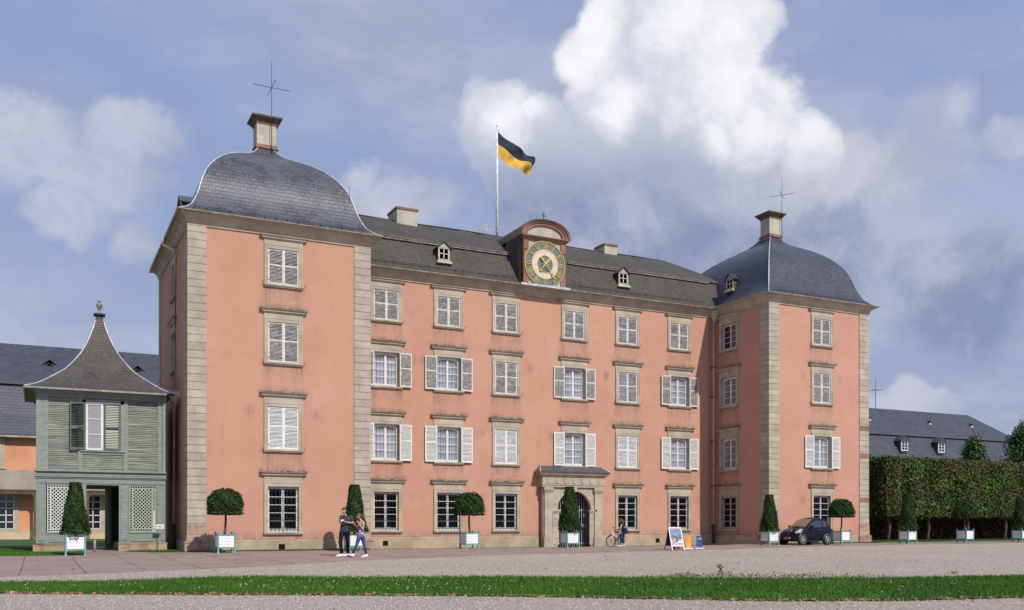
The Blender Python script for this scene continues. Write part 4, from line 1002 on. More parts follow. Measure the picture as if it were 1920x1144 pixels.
def lattice(x0, x1, z0, z1, seed):
    b = MB(); c = .112; s = .013
    nx = int(round((x1-x0)/c)); nz = int(round((z1-z0)/c)); cx_, cz_ = (x1-x0)/nx, (z1-z0)/nz
    def bar(p, q, y, w=.034):
        d = Vector((q[0]-p[0], 0, q[1]-p[1])); 
        if d.length < .02: return
        d.normalize(); n_ = Vector((-d.z, 0, d.x))*w/2
        A = [Vector((p[0], y, p[1]))-n_, Vector((q[0], y, q[1]))-n_, Vector((q[0], y, q[1]))+n_, Vector((p[0], y, p[1]))+n_]; B_ = [v+Vector((0, .016, 0)) for v in A]
        b.q(A)
        for k in range(4): j = (k+1) % 4; b.q([A[k], A[j], B_[j], B_[k]])
        b.q(B_)
    for x in (x0, x0+cx_, x1-cx_, x1): bar((x, z0), (x, z1), 0)
    for z in (z0, z0+cz_, z1-cz_, z1): bar((x0, z), (x1, z), .003)
    for k in range(nx+1):
        x = x0+k*cx_; bar((x, z0), (x, z0+cz_), .006); bar((x, z1-cz_), (x, z1), .006)
    for k in range(nz+1):
        z = z0+k*cz_; bar((x0, z), (x0+cx_, z), .006); bar((x1-cx_, z), (x1, z), .006)
    a0, a1, b0, b1 = x0+cx_, x1-cx_, z0+cz_, z1-cz_; st = cx_*1.42; k = a0-(b1-b0)
    while k < a1:
        lo = max(a0, k); hi = min(a1, k+(b1-b0))
        if hi > lo: bar((lo, b0+lo-k), (hi, b0+hi-k), .010); bar((lo, b1-(lo-k)), (hi, b1-(hi-k)), .022)
        k += st
    return b
pavb(lattice(.46, 1.56, .92, 3.0, 0), 'lattice_panel', M_LATT); pavb(lattice(3.84, PW-.44, .92, 3.0, 1), 'lattice_panel', M_LATT2)
# upper window: left leaf folded out, right leaf half covering
b = MB(); b.box(1.98, 3.46, .10, .14, 4.5, 6.8); pavb(b, 'painted_dark_interior', M_ROOM)
w_ = MB(); w_.box(2.0, 2.08, -.02, .05, 4.6, 6.72); w_.box(2.62, 2.72, -.02, .05, 4.6, 6.72); w_.box(2.08, 2.62, -.02, .05, 4.6, 4.68); w_.box(2.08, 2.62, -.02, .05, 6.64, 6.72)
for z in (5.29, 5.98): w_.box(2.08, 2.62, -.012, .04, z, z+.03)
wo_ = pavb(w_, 'window', M_WHITE)
MB().q([(2.08, .000, 4.66), (2.62, .000, 4.66), (2.62, .000, 6.66), (2.08, .000, 6.66)]).build('pane', M_GLASSC, wo_)
MB().q([(2.08, .018, 4.66), (2.62, .018, 4.66), (2.62, .018, 6.66), (2.08, .018, 6.66)]).build('curtain', fabric('mauve_curtain', (.46, .43, .47), (.40, .37, .42), 5), wo_)
def pshut(x0, y, rz, slat):
    o = MB(); W_, H_ = .64, 2.12; o.box(0, .055, -.02, .02, 0, H_); o.box(W_-.055, W_, -.02, .02, 0, H_); o.box(.055, W_-.055, -.018, .018, 0, .09); o.box(.055, W_-.055, -.018, .018, H_-.07, H_); o.box(.055, W_-.055, -.018, .018, 1.0, 1.06)
    s_ = o.build('shutter', M_GSHUT, pav, loc=(x0, y, 4.6), rot=(0, 0, rz)); b = MB(); z = .13
    while z < H_-.1:
        if not 0.95 < z < 1.1: b.q([(.055, -.035, z-.02), (W_-.055, -.035, z-.02), (W_-.055, .025, z+.03), (.055, .025, z+.03)], tone=random.random()); b.q([(.055, -.035, z-.032), (W_-.055, -.035, z-.032), (W_-.055, -.035, z-.02), (.055, -.035, z-.02)])
        z += .075
    b.build('slats', slat, s_)
pshut(1.98, -.07, math.pi+.12, M_GSHUT); pshut(2.76, -.06, 0.03, painted('pale_green_slats', (.50, .52, .44), (.32, .35, .3), .3))
PP = spl([(0, 7.27), (.12, 7.42), (.226, 7.62), (.366, 7.95), (.532, 8.38), (.685, 9.0), (.79, 9.56), (.87, 10.18), (.925, 10.70), (.94, 10.95)], 3)
ev = .46; prf = dome(-ev, PW+.40, -ev, PD+ev, PW/2, PD/2, PP, M_SLATE_P, 'tent_roof', pav, fr=.035)
b = MB(); pth = [(0, 0), (PW, 0), (PW, PD), (0, PD)]
b.sweep([(0, PD), (0, 0), (PW, 0)], [(0, 7.12), (.10, 7.14), (.12, 7.20), (.40, 7.22), (.40, 7.25), (0, 7.26)]); pavb(b, 'eaves_board', M_GTRIM)
b = MB(); b.sweep([(0, PD), (0, 0), (PW, 0)], [(.42, 7.20), (.50, 7.19), (.52, 7.26), (.42, 7.28)]); pavb(b, 'gutter', simple('pale_zinc_gutter', (.42, .42, .36), .6, .1, .2, 5))
fx, fyy = PW/2, PD/2
b = MB(); b.frus(fx, fyy, 10.8, 11.22, .17, .17, .15, .15); pavb(b, 'slated_neck', M_SLATE_P)
b = MB(); b.frus(fx, fyy, 11.20, 11.28, .25, .25, .25, .25); pavb(b, 'neck_cap', M_IRON)
b = MB(); b.lathe([(.22, 11.28), (.10, 11.34), (.045, 11.40), (.04, 11.46), (.10, 11.58), (.145, 11.70), (.13, 11.78), (.06, 11.81), (.05, 11.86), (.095, 11.88), (.03, 11.95), (0, 11.98)], (fx, fyy, 0), 18); pavb(b, 'urn_finial', simple('grey_lead_urn', (.25, .25, .26), .5, .3, .2, 8))

# ------------------------------------------------------------------ far buildings
def far_building(name, label, x0, x1, wins, dorm_up, dorm_lo, rodx, hip=4.8, arc=None):
    root = empty(name, (0, 0, 0)); tag(root, label, 'building'); yf = 36.0
    b = MB(); b.box(x0, x1, yf, yf+12, 5.15, 7.6); b.box(x0, x1, yf+1.2, yf+12, -.2, 5.15); b.build('wall', M_FARW, root)
    MB().box(x0, x1, yf-.03, yf+.02, 3.75, 5.2).build('render_band', M_FARP, root)
    MB().box(x0, x1, yf+1.12, yf+1.2, -.2, .75).build('plinth', simple('far_plinth', (.50, .40, .27), .9, 0, .1, 1), root)
    b = MB(); b.sweep([(x0, yf), (x1, yf)], [(0, 3.45), (.02, 3.45), (.10, 3.72), (-.1, 3.74)]); b.box(x0, x1, yf-.05, yf+.12, 3.42, 3.74); x = x0+1.2
    while x < x1:
        b.frus(x, yf+.06, .28, 3.3, .12, .12, .09, .09); b.frus(x, yf+.06, 3.2, 3.45, .09, .09, .28, .12); x += 3.55
    b.build('timber_arcade', simple('brown_timber', (.11, .075, .05), .8, 0, .25, 4), root)
    b = MB(); x = x0+1.2
    while x < x1: b.frus(x, yf+.06, -.1, .28, .17, .17, .14, .14); x += 3.55
    b.build('post_base', M_RED, root)
    b = MB(); sec = [(yf-.5, 7.62), (yf-.25, 7.85), (yf+.6, 9.3), (yf+1.7, 11.75)]
    def sl(b, sec, xa0, xa1, xb0, xb1):
        v = 0
        for i, (p, q) in enumerate(zip(sec, sec[1:])):
            n = len(sec)-1; dv = math.dist(p, q); t0, t1 = i/n, (i+1)/n
            l0, l1, r0, r1 = xa0+(xb0-xa0)*t0, xa0+(xb0-xa0)*t1, xa1+(xb1-xa1)*t0, xa1+(xb1-xa1)*t1
            b.q([(l0, p[0], p[1]), (r0, p[0], p[1]), (r1, q[0], q[1]), (l1, q[0], q[1])], uv=[(l0, v), (r0, v), (r1, v+dv), (l1, v+dv)]); v += dv
    xe = x1+.5
    sl(b, sec, x0, xe, x0, xe-1.2); b.build('mansard_roof', M_SLATE_B, root)
    b = MB(); sl(b, [(yf+1.62, 11.85), (yf+6, 15.45)], x0, xe-1.0, x0, x1-hip); sl(b, [(yf+10.4, 11.85), (yf+6, 15.45)], x0, xe-1.0, x0, x1-hip)
    b.q([(xe-1.0, yf+1.62, 11.85), (xe-1.0, yf+10.4, 11.85), (x1-hip, yf+6, 15.45)], uv=[(0, 0), (9, 0), (4.5, 6)])
    b.q([(xe, yf-.5, 7.62), (xe, yf+12.4, 7.62), (xe-1.2, yf+10.4, 11.75), (xe-1.2, yf+1.7, 11.75)], uv=[(0, 0), (12, 0), (11, 4), (1, 4)])
    b.build('upper_roof', M_SLATE_B, root)
    b = MB(); b.box(x0, xe-1.0, yf+1.45, yf+1.7, 11.70, 11.84); b.build('roof_ledge', simple('ledge_board', (.10, .10, .09), .8), root)
    MB().box(x0, xe, yf-.6, yf-.45, 7.55, 7.68).build('gutter', M_GUTTER, root)
    for (x, row) in wins:
        z, h, w2 = (5.45, 2.3, .5) if row else (.85, 2.55, .55); yy = yf if row else yf+1.2
        wd = MB(); 
        for s in (-1, 1): a, c = sorted((s*w2, s*(w2+.3))); wd.box(x+a, x+c, yy-.06, yy+.02, z-.12, z+h)
        wd.box(x-w2-.3, x+w2+.3, yy-.06, yy+.02, z+h, z+h+.3); wd.box(x-w2-.38, x+w2+.38, yy-.10, yy+.02, z-.2, z-.06)
        o = wd.build('window', M_STONE, root)
        g_ = MB(); g_.box(x-w2, x+w2, yy-.03, yy-.01, z-.06, z+h); g_.build('pane', M_GLASSD, o)
        g_ = MB()
        for xx in (-w2, -.03, w2-.06): g_.box(x+xx, x+xx+.06, yy-.045, yy-.03, z-.06, z+h)
        for k in range(6): zz = z+h*k/5; g_.box(x-w2, x+w2, yy-.045, yy-.03, zz-.03, zz+.03)
        g_.build('window_bars', M_WHITE, o)
    for x in dorm_up:                                 # small triangular roof vents
        y = yf+3.9; z = 13.30; o = MB(); a = .62
        for s in (-1, 1): o.q([(x+s*1.05, y-.25, z-.10), (x, y-.05, z+.78), (x, y+1.0, z+.78), (x+s*1.05, y+.7, z-.10)], uv=[(0, 0), (1, 0), (1, 1), (0, 1)])
        o = o.build('roof_vent', M_SLATE_B, root)
        MB().prism([(x-.92, z-.08), (x+.92, z-.08), (x+.9, z+.0), (x-.9, z+.0)], y-.3, y-.15).build('vent_sill', M_WHITE, o)
        if arc: MB().prism([(x-.5, z+.02), (x+.5, z+.02), (x, z+.52)], y-.22, y-.18).build('vent_face', simple('pale_yellow_shutter', (.55, .52, .30), .8), o)
        else: MB().prism([(x-.5, z+.02), (x+.5, z+.02), (x, z+.52)], y-.22, y-.18).build('vent_face', M_ROOM, o)
    for x in dorm_lo:
        y = yf+.55; z = 9.85; o = MB().box(x-.62, x+.62, y, y+1.5, z-.3, z+1.15).build('dormer', M_SLATE_B, root)
        w_ = MB(); w_.box(x-.55, x+.55, y-.08, y-.01, z-.08, z+1.12); w_.build('dormer_frame', M_WHITE, o)
        w_ = MB()
        for i in (0, 1):
            for k in (0, 1, 2): w_.box(x-.43+i*.48, x-.05+i*.48, y-.10, y-.082, z+.05+k*.34, z+.32+k*.34)
        w_.build('pane', M_GLASSD, o)
        w_ = MB()
        for s in (-1, 1): w_.q([(x+s*.85, y-.25, z+1.12), (x, y-.25, z+1.75), (x, y+1.3, z+1.75), (x+s*.85, y+1.3, z+1.12)], uv=[(0, 0), (1, 0), (1, 1), (0, 1)])
        w_.q([(x-.8, y-.22, z+1.12), (x+.8, y-.22, z+1.12), (x, y-.22, z+1.7)]); w_.build('dormer_roof', M_SLATE_B, o)
    if rodx: rod(rodx, yf+6, 15.4, 19.2, 17.7, .9, root, .3, .04)
    return root
far_building('orange_range', 'long low orange range with a dark slate mansard roof behind the pavilion', -32, 16, [(-8.75, 1), (-14, 1), (-19, 1), (-7.95+.05, 0), (-1.98, 0), (-13.5, 0), (3, 0)], [-4.97, 1.47, -11.4, 8], [], None)
# a lower triangular vent row on the left range
far_building('slate_roofed_range', 'distant range with blue slate mansard roof and small dormers rising above the clipped hedge', 62, 108.5, [], [83.5, 93.9, 101.6], [85.6, 91.9], 86.9, 4.8, True)

# ------------------------------------------------------------------ ground
def sheet(name, xs, ys, dz, mat, lab, inside=None, kind='structure'):
    vi = {}; V = []; F = []
    def g(i, k):
        if (i, k) not in vi: vi[(i, k)] = len(V); V.append((xs[i], ys[k], gz(xs[i], ys[k])+dz))
        return vi[(i, k)]
    for i in range(len(xs)-1):
        for k in range(len(ys)-1): F.append((g(i, k), g(i+1, k), g(i+1, k+1), g(i, k+1)))
    me = bpy.data.meshes.new(name); me.from_pydata(V, [], F); me.materials.append(mat); o = bpy.data.objects.new(name, me); COL.objects.link(o)
    return tag(o, lab, 'ground', kind=kind)
gx = [-900, -300, -100, -50] + [x*.5 for x in range(-20, 90)] + [50, 80, 120, 300, 900]
gy_ = [-300, -100, -60, -45, -30, -15, -10, -9, -8, -7, -6, -5, -4] + [x*.5 for x in range(-6, 11)] + [8, 15, 30, 60, 120, 400, 1200]
sheet('ground', gx, gy_, 0, M_GRAVEL, 'wide forecourt of pale gravel in front of the palace')
def ribbon(name, lo, hi, dz, mat, nv=8, step=.6):
    """sheet between two polylines y=lo(x) and y=hi(x)"""
    xs = np.arange(lo[0][0], lo[-1][0]+step, step); L_ = np.interp(xs, *zip(*lo)); H_ = np.interp(xs, *zip(*hi)); V = []; F = []
    for x, a, c in zip(xs, L_, H_):
        for k in range(nv+1): y = a+(c-a)*k/nv; V.append((x, y, gz(x, y)+dz))
    for i in range(len(xs)-1):
        for k in range(nv): p = i*(nv+1)+k; F.append((p, p+nv+1, p+nv+2, p+1))
    me = bpy.data.meshes.new(name); me.from_pydata(V, [], F); me.materials.append(mat); o = bpy.data.objects.new(name, me); COL.objects.link(o); return o
PAVO = [(-60, -17.5), (-9, -16.6), (-5.2, -16.3), (-3.3, -15.4), (-1, -14.4), (1.2, -13.0), (4.8, -10.6), (10, -8.4), (16, -7.8), (21, -7.3), (28, -5.6), (34, -4.6), (48, -4.2), (64, -4.0), (120, -4)]
PAVI = [(-60, -2.5), (-4.9, -2.4), (-4.2, -1.6), (-3.9, .5), (-2.9, 1.6), (-2.2, .9), (-1.2, -.3), (1.3, -.55), (8.1, -.45), (8.4, -.1), (8.9, 4.4), (31.6, 4.4), (32.0, -.3), (41, -.3), (42, .9), (120, .9)]
tag(ribbon('pavement', PAVO, PAVI, .004, M_SLABS, 14, .3), 'reddish sandstone slab path along the palace front', 'pavement', kind='structure')
b = MB(); b.q([(-4.05, -1, .068), (-2.3, -1, .068), (-2.3, 12, .068), (-4.05, 12, .068)]); tag(b.build('path', M_SLABS), 'slab path leading through the pavilion', 'path', kind='structure')
b = MB()
b.q([(-60, -2.5, .070), (-4.9, -2.4, .070), (-4.05, -1.2, .070), (-4.05, 35.9, .070), (-60, 35.9, .070)]); b.q([(-4.05, 12, .070), (0, 12, .070), (0, 35.9, .070), (-4.05, 35.9, .070)])
b.q([(-2.4, 1.2, .070), (-1.3, -.35, .070), (.0, -.5, .070), (0, 12, .070), (-2.4, 12, .070)])
lawn_o = tag(b.build('lawn', M_LAWN), 'shaded lawn on both sides of the pavilion', 'lawn', kind='structure')
ribbon('grass_verge', [(-.1, -.62), (8.1, -.52), (8.6, -.2), (8.9, 4.35), (31.6, 4.35), (32.1, -.35), (41, -.4), (42, .8), (120, .8)], [(-.1, .1), (8.1, .1), (8.6, .3), (8.9, 5.2), (31.6, 5.2), (32.1, .1), (41, .1), (42, 30), (120, 30)], .008, M_LAWN, 4, .3)
tag(bpy.data.objects['grass_verge'], 'narrow grass verge at the foot of the palace wall', 'verge', kind='structure')
GT = [(-14, -17.5), (-6.5, -19.4), (-4.6, -20.0), (-3.4, -19.8), (-2.4, -19.4), (-1.0, -19.5), (.6, -20.7), (4.4, -22.3), (7.7, -24.4), (9.3, -25.7), (12.4, -26.9), (15.7, -27.6), (22, -28.2), (30, -27)]
GB = [(-14, -19.5), (-6.4, -22.6), (-4.3, -23.9), (-2.2, -25.1), (-.8, -25.9), (1.8, -27.5), (4.1, -29.4), (5.2, -30.3), (7.3, -31.3), (9.9, -31.8), (16, -31.9), (22, -31.5), (30, -30)]
tag(ribbon('lawn_strip', GB, GT, .012, M_LAWN, 6, .4), 'curved strip of bright green lawn crossing the gravel in the foreground', 'lawn', kind='structure')
def blades(name, pts, h, w, mat, hvar=.5):
    n = len(pts); p = np.asarray(pts); a = rng.uniform(0, math.pi, n); ux, uy = np.cos(a)*w/2, np.sin(a)*w/2; hh = h*rng.uniform(1-hvar, 1+hvar, n); lean = rng.normal(0, .45, (n, 2))*hh[:, None]
    v = np.zeros((n, 3, 3)); v[:, 0] = p; v[:, 1] = p; v[:, 2] = p
    v[:, 0, 0] -= ux; v[:, 0, 1] -= uy; v[:, 1, 0] += ux; v[:, 1, 1] += uy; v[:, 2, 0] += lean[:, 0]; v[:, 2, 1] += lean[:, 1]; v[:, 2, 2] += hh
    me = bpy.data.meshes.new(name); me.vertices.add(3*n); me.vertices.foreach_set('co', v.astype(np.float32).ravel()); me.loops.add(3*n); me.loops.foreach_set('vertex_index', np.arange(3*n, dtype=np.int32))
    me.polygons.add(n); me.polygons.foreach_set('loop_start', np.arange(0, 3*n, 3, dtype=np.int32)); me.update(calc_edges=True)
    t = rng.uniform(0, 1, n)*.6 + .4*np.clip(.5+.5*np.sin(p[:, 0]*1.3+np.sin(p[:, 1]*2.1))*np.cos(p[:, 1]*.9+p[:, 0]*.4), 0, 1)
    at = me.attributes.new('tone', 'FLOAT', 'POINT'); at.data.foreach_set('value', np.repeat(t, 3).astype(np.float32)); me.materials.append(mat); o = bpy.data.objects.new(name, me); COL.objects.link(o); return o
n = 150000; X = rng.uniform(-9, 24, n); T = rng.uniform(-.02, 1.02, n); lo = np.interp(X, *zip(*GB)); hi = np.interp(X, *zip(*GT)); jit = .06*np.sin(X*9)+.05*np.sin(X*23+1)
Y = lo+(hi-lo)*T + jit*(np.abs(T-.5)*2)
g1 = blades('grass', np.stack([X, Y, np.full(n, .01)], 1), .060, .016, M_GRASS); tag(g1, 'short bright green grass blades of the foreground lawn strip', 'grass', kind='stuff')
pts = []
for (x0, x1, y0, y1, nn) in ((-10, -4.0, -2.4, 9, 16000), (-2.2, -.1, -.3, 4.4, 5000), (-.1, 8.0, -.62, -.1, 5200), (8.7, 31.6, 4.35, 4.85, 7500), (32.2, 40.5, -.4, -.1, 3500), (41, 66, .4, 4.2, 26000)):
    pts.append(np.stack([rng.uniform(x0, x1, nn), rng.uniform(y0, y1, nn), np.full(nn, .01)], 1))
pts = np.concatenate(pts); pts = pts[~((pts[:, 0] < -2.2+.0) & (pts[:, 0] > -4.05))]; pts = pts[~((pts[:, 0] > -2.3) & (pts[:, 0] < -1.2) & (pts[:, 1] < 2.0 - (pts[:, 0]+2.2)*2.3))]
pts[:, 2] = [gz(x, y)+.01 for x, y in pts[:, :2]]
g2 = blades('verge_grass', pts, .055, .02, M_GRASS); tag(g2, 'grass blades of the lawn and verge along the palace walls', 'grass', kind='stuff')
# fallen leaves along the near kerb of the lawn strip, daisies, weeds
n = 1500; X = rng.uniform(-8, 20, n); Y = np.interp(X, *zip(*GB)) - np.abs(rng.normal(0, .10, n)) + .05; P = np.stack([X, Y, np.full(n, .025)], 1)
n2 = 110; X2_ = rng.uniform(-8, 20, n2); lo = np.interp(X2_, *zip(*GB)); hi = np.interp(X2_, *zip(*GT)); P2 = np.stack([X2_, lo+(hi-lo)*rng.uniform(-.25, 1.05, n2), np.full(n2, .075)], 1)
P = np.concatenate([P, P2]); lf = leafmesh('fallen_leaves', P, np.tile([0, -.4, 1], (len(P), 1)), .075, M_DEADL, jit=.5, aspect=.8); tag(lf, 'dry brown leaves lying along the near edge of the lawn strip', 'leaves', kind='stuff')
n = 260; X = np.where(rng.uniform(0, 1, n) < .5, rng.normal(.4, 1.8, n), rng.uniform(-6, 18, n)); lo = np.interp(X, *zip(*GB)); hi = np.interp(X, *zip(*GT)); P = np.stack([X, lo+(hi-lo)*rng.uniform(.1, .97, n), np.full(n, .085)], 1)
ds = leafmesh('daisies', P, np.tile([0, -.5, 1], (n, 1)), .018, M_DAISY, jit=.2, aspect=1); tag(ds, 'tiny white daisies scattered in the lawn strip', 'daisies', kind='stuff')
P = []
for (x, y, s, k) in ((8.7, -23.6, .22, 60), (9.8, -23.6, .12, 30), (9.4, -24.3, .8, 240), (10.5, -25.2, .8, 220), (8.0, -23.9, .5, 120), (11.6, -26.0, .6, 90), (15.4, -25.9, .15, 24)):
    P.append(np.stack([rng.normal(x, s, k), rng.normal(y, s*.22, k), np.abs(rng.normal(.03, .03, k))], 1))
P.append(np.stack([rng.normal(9.75, .04, 60), rng.normal(-23.5, .04, 60), rng.uniform(0, .26, 60)], 1))
P = np.concatenate(P); wd = leafmesh('gravel_weeds', P, np.tile([0, -.3, 1], (len(P), 1)), .065, leafmat('weed_leaves', (.06, .09, .02), (.17, .19, .05)), jit=.9); tag(wd, 'low weeds growing in the gravel beyond the lawn strip', 'weeds', kind='stuff')
n = 150000; d_ = rng.uniform(8, 44, n)**1.0; az_ = rng.uniform(-.10, 1.02, n); r_ = 12.5+ (d_-8)*.95
X = -5.776+r_*np.sin(az_); Y = -42.695+r_*np.cos(az_); ok = Y < -3.5; X, Y = X[ok], Y[ok]; n = len(X)
inn = (Y > np.interp(X, *zip(*GB))-.02) & (Y < np.interp(X, *zip(*GT))+.02) | (Y > np.interp(X, *zip(*PAVO))-.02); X, Y = X[~inn], Y[~inn]; n = len(X)
st_ = leafmesh('gravel_stones', np.stack([X, Y, .008+.06*sstep(-10, -4, Y)], 1), np.tile([0, -.5, 1], (n, 1)), .024, leafmat('gravel_chips', (.22, .19, .165), (.50, .45, .41), None, .9, .15), jit=.45, aspect=.8, tone=rng.beta(.8, .8, n)); tag(st_, 'loose pale and dark gravel chips covering the forecourt', 'gravel', kind='stuff')
n = 170; X = rng.uniform(-6, 30, n); Y = rng.uniform(-24, -6, n); P = np.stack([X, Y, np.full(n, .012)], 1)
P[:, 2] += [gz(a_, b_) for a_, b_ in P[:, :2]]
sl_ = leafmesh('ground_litter', P, np.tile([0, 0, 1], (n, 1)), .08, leafmat('litter', (.05, .04, .03), (.16, .10, .06)), jit=.35, aspect=.6); tag(sl_, 'scattered dark leaf litter on the gravel', 'litter', kind='stuff')

# ------------------------------------------------------------------ tubs and topiary
TUBG = 'white and teal planter tubs along the palace front'
def make_tub():
    t = empty('planter_tub', (0, 0, 0)); a = .345
    b = MB()
    for sx in (-1, 1):
        for sy in (-1, 1):
            b = MB(); x, y = sx*a, sy*a; b.frus(x, y, .0, .06, .05, .05, .038, .038); b.frus(x, y, .06, .80, .033, .033, .033, .033); b.frus(x, y, .80, .825, .045, .045, .045, .045)
            b.lathe([(.02, .825), (.042, .85), (.042, .875), (.02, .905), (0, .91)], (x, y, 0), 10)
            b.build('corner_post', M_TUB, t)
    for z0, z1 in ((.20, .255), (.735, .785)):
        b = MB()
        for s in (-1, 1): b.box(-a+.0, a-.0, s*a-.022, s*a+.022, z0, z1); b.box(s*a-.022, s*a+.022, -a+.022, a-.022, z0, z1)
        b.build('rail', M_TUB, t)
    for s in (-1, 1):
        b = MB()
        for k in range(4): z = .255+k*.12; b.box(-a+.033, a-.033, s*a-.012, s*a+.012, z+.003, z+.117)
        b.build('panel', M_TUBW, t); b = MB()
        for k in range(4): z = .255+k*.12; b.box(s*a-.012, s*a+.012, -a+.033, a-.033, z+.003, z+.117)
        b.build('panel', M_TUBW, t)
    b = MB(); b.box(-a+.02, a-.02, -a+.02, a-.02, .20, .74); b.build('soil_box', M_SOIL, t)
    return t
def surf_cone(n, h, r0, r1, z0):
    z = rng.uniform(0, 1, n); a = rng.uniform(0, 2*math.pi, n); lump = 1+.07*np.sin(a*3+z*9)+.05*np.sin(a*7-z*13)+.035*np.sin(a*13+z*31)
    r = (r0+(r1-r0)*z**.88)*lump; top = rng.uniform(0, 1, n) < .05
    rr = np.where(top, r1*np.sqrt(rng.uniform(0, 1, n)), r*np.where(rng.uniform(0, 1, n) < .03, rng.uniform(1.02, 1.13, n), rng.uniform(.84, 1.03, n))); zz = np.where(top, 1.0, z)
    P = np.stack([rr*np.cos(a), rr*np.sin(a), z0+h*zz], 1); Nn = np.stack([np.cos(a), np.sin(a), np.where(top, 2, .25)], 1); t = .40+.22*np.sin(a*5+z*17)+rng.normal(0, .38, n)
    return P, Nn, t
def make_cone():
    h, r0, r1, z0 = 2.06, .565, .20, .83
    r = empty('cone_topiary', (0, 0, 0)); P, Nn, t = surf_cone(15000, h, r0, r1, z0)
    leafmesh('crown', P, Nn, .062, M_TOPI, r, jit=.55, tone=t); c = bpy.context
    MB().lathe([(0, z0+.02), (r0*.84, z0+.03), (r0*.86, z0+.3), (r1*.85, z0+h-.06), (0, z0+h-.04)], (0, 0, 0), 14).build('inner_foliage', M_CORE, r)
    MB().tube([(0, 0, .60), (0, 0, 1.0)], .05, 8).build('trunk', M_BARK, r); return r
def make_dome():
    r = empty('dome_topiary', (0, 0, 0)); n = 15000; a = rng.uniform(0, 2*math.pi, n); u = rng.uniform(-.22, 1, n); R0 = .735; zc = 1.88
    lump = 1+.055*np.sin(a*4+u*6)+.04*np.sin(a*9-u*8)+.03*np.sin(a*15+u*21)
    ph = np.arcsin(np.clip(u, -1, 1)); under = u < -.02
    rr = np.where(under, R0*np.sqrt(rng.uniform(.05, 1, n)), R0*np.cos(ph)**.80)*lump; zz = np.where(under, zc-.20-.04*rng.uniform(0, 1, n)+.03*np.sin(a*6), zc-.20+(.20)*(1-np.exp(-np.maximum(u, 0)*14))+.80*np.maximum(u, 0)*lump)
    k = np.where(rng.uniform(0, 1, n) < .03, rng.uniform(1.02, 1.10, n), rng.uniform(.86, 1.03, n)); P = np.stack([rr*np.cos(a)*k, rr*np.sin(a)*k, zz], 1); Nn = np.stack([np.cos(a)*np.cos(ph), np.sin(a)*np.cos(ph), np.where(under, -1, np.sin(ph))], 1)
    leafmesh('crown', P, Nn, .064, M_TOPI, r, jit=.55, tone=.40+.22*np.sin(a*5+u*9)+rng.normal(0, .38, n))
    MB().lathe([(0, zc-.16), (R0*.86, zc-.13), (R0*.90, zc+.05), (R0*.72, zc+.40), (R0*.4, zc+.62), (0, zc+.70)], (0, 0, 0), 16).build('inner_foliage', M_CORE, r)
    MB().tube([(-.05, 0, .6), (.0, 0, 1.0), (.03, 0, 1.4), (0, 0, 1.8)], .058, 8, r2=.045).build('trunk', M_BARK, r); return r
tub0 = make_tub(); cone0 = make_cone(); dome0 = make_dome()
TREES = [(-4.46, -1.55, 'c', 'beside the pavilion doorway', .98, .0), (1.45, -.55, 'd', 'before the left tower near its corner', 1.0, .3), (7.20, -.62, 'c', 'behind the strolling couple', 1.03, 1.2), (13.05, -.40, 'd', 'before the second wing window from the left', 1.0, 2.0),
         (18.35, -1.0, 'c', 'in front of the arched portal', 1.06, 3.0), (31.75, -.70, 'c', 'just left of the parked car', .98, 4.4), (37.3, -.72, 'd', 'just right of the parked car', .98, 5.0), (42.95, -.70, 'c', 'first to the right of the palace, before the hedge', 1.05, .6), (48.25, -.70, 'd', 'in the middle of the hedge front', .98, 1.7), (53.75, -.70, 'c', 'farthest right, cut by the picture edge', 1.02, 2.5)]
Y_ = [-2.6, -2.3, -2.3, -.9, -1.4, -2.2, -2.2, -2.2, -2.2, -2.2]
for i, (x, y, k, where, s, rz) in enumerate(TREES):
    f_ = (Y_[i]+42.695)/(y+42.695); x = -5.776+(x+5.776)*f_; y = Y_[i]; s *= (1+f_)/2; t = tub0 if i == 0 else copy_tree(tub0); t.scale = (.97, .97, .97); t.location = (x, y, gz(x, y)+.006); tag(t, 'white panelled teal planter tub ' + where, 'planter', TUBG)
    src = cone0 if k == 'c' else dome0; first = i == (0 if k == 'c' else 1)
    o = src if first else copy_tree(src); o.location = (x, y, gz(x, y)); o.rotation_euler = (0, 0, rz); o.scale = (s, s, s)
    tag(o, ('clipped cone shaped evergreen ' if k == 'c' else 'clipped mushroom evergreen on a stem ') + where, 'topiary', 'clipped cone evergreens in tubs' if k == 'c' else 'clipped mushroom evergreens in tubs')

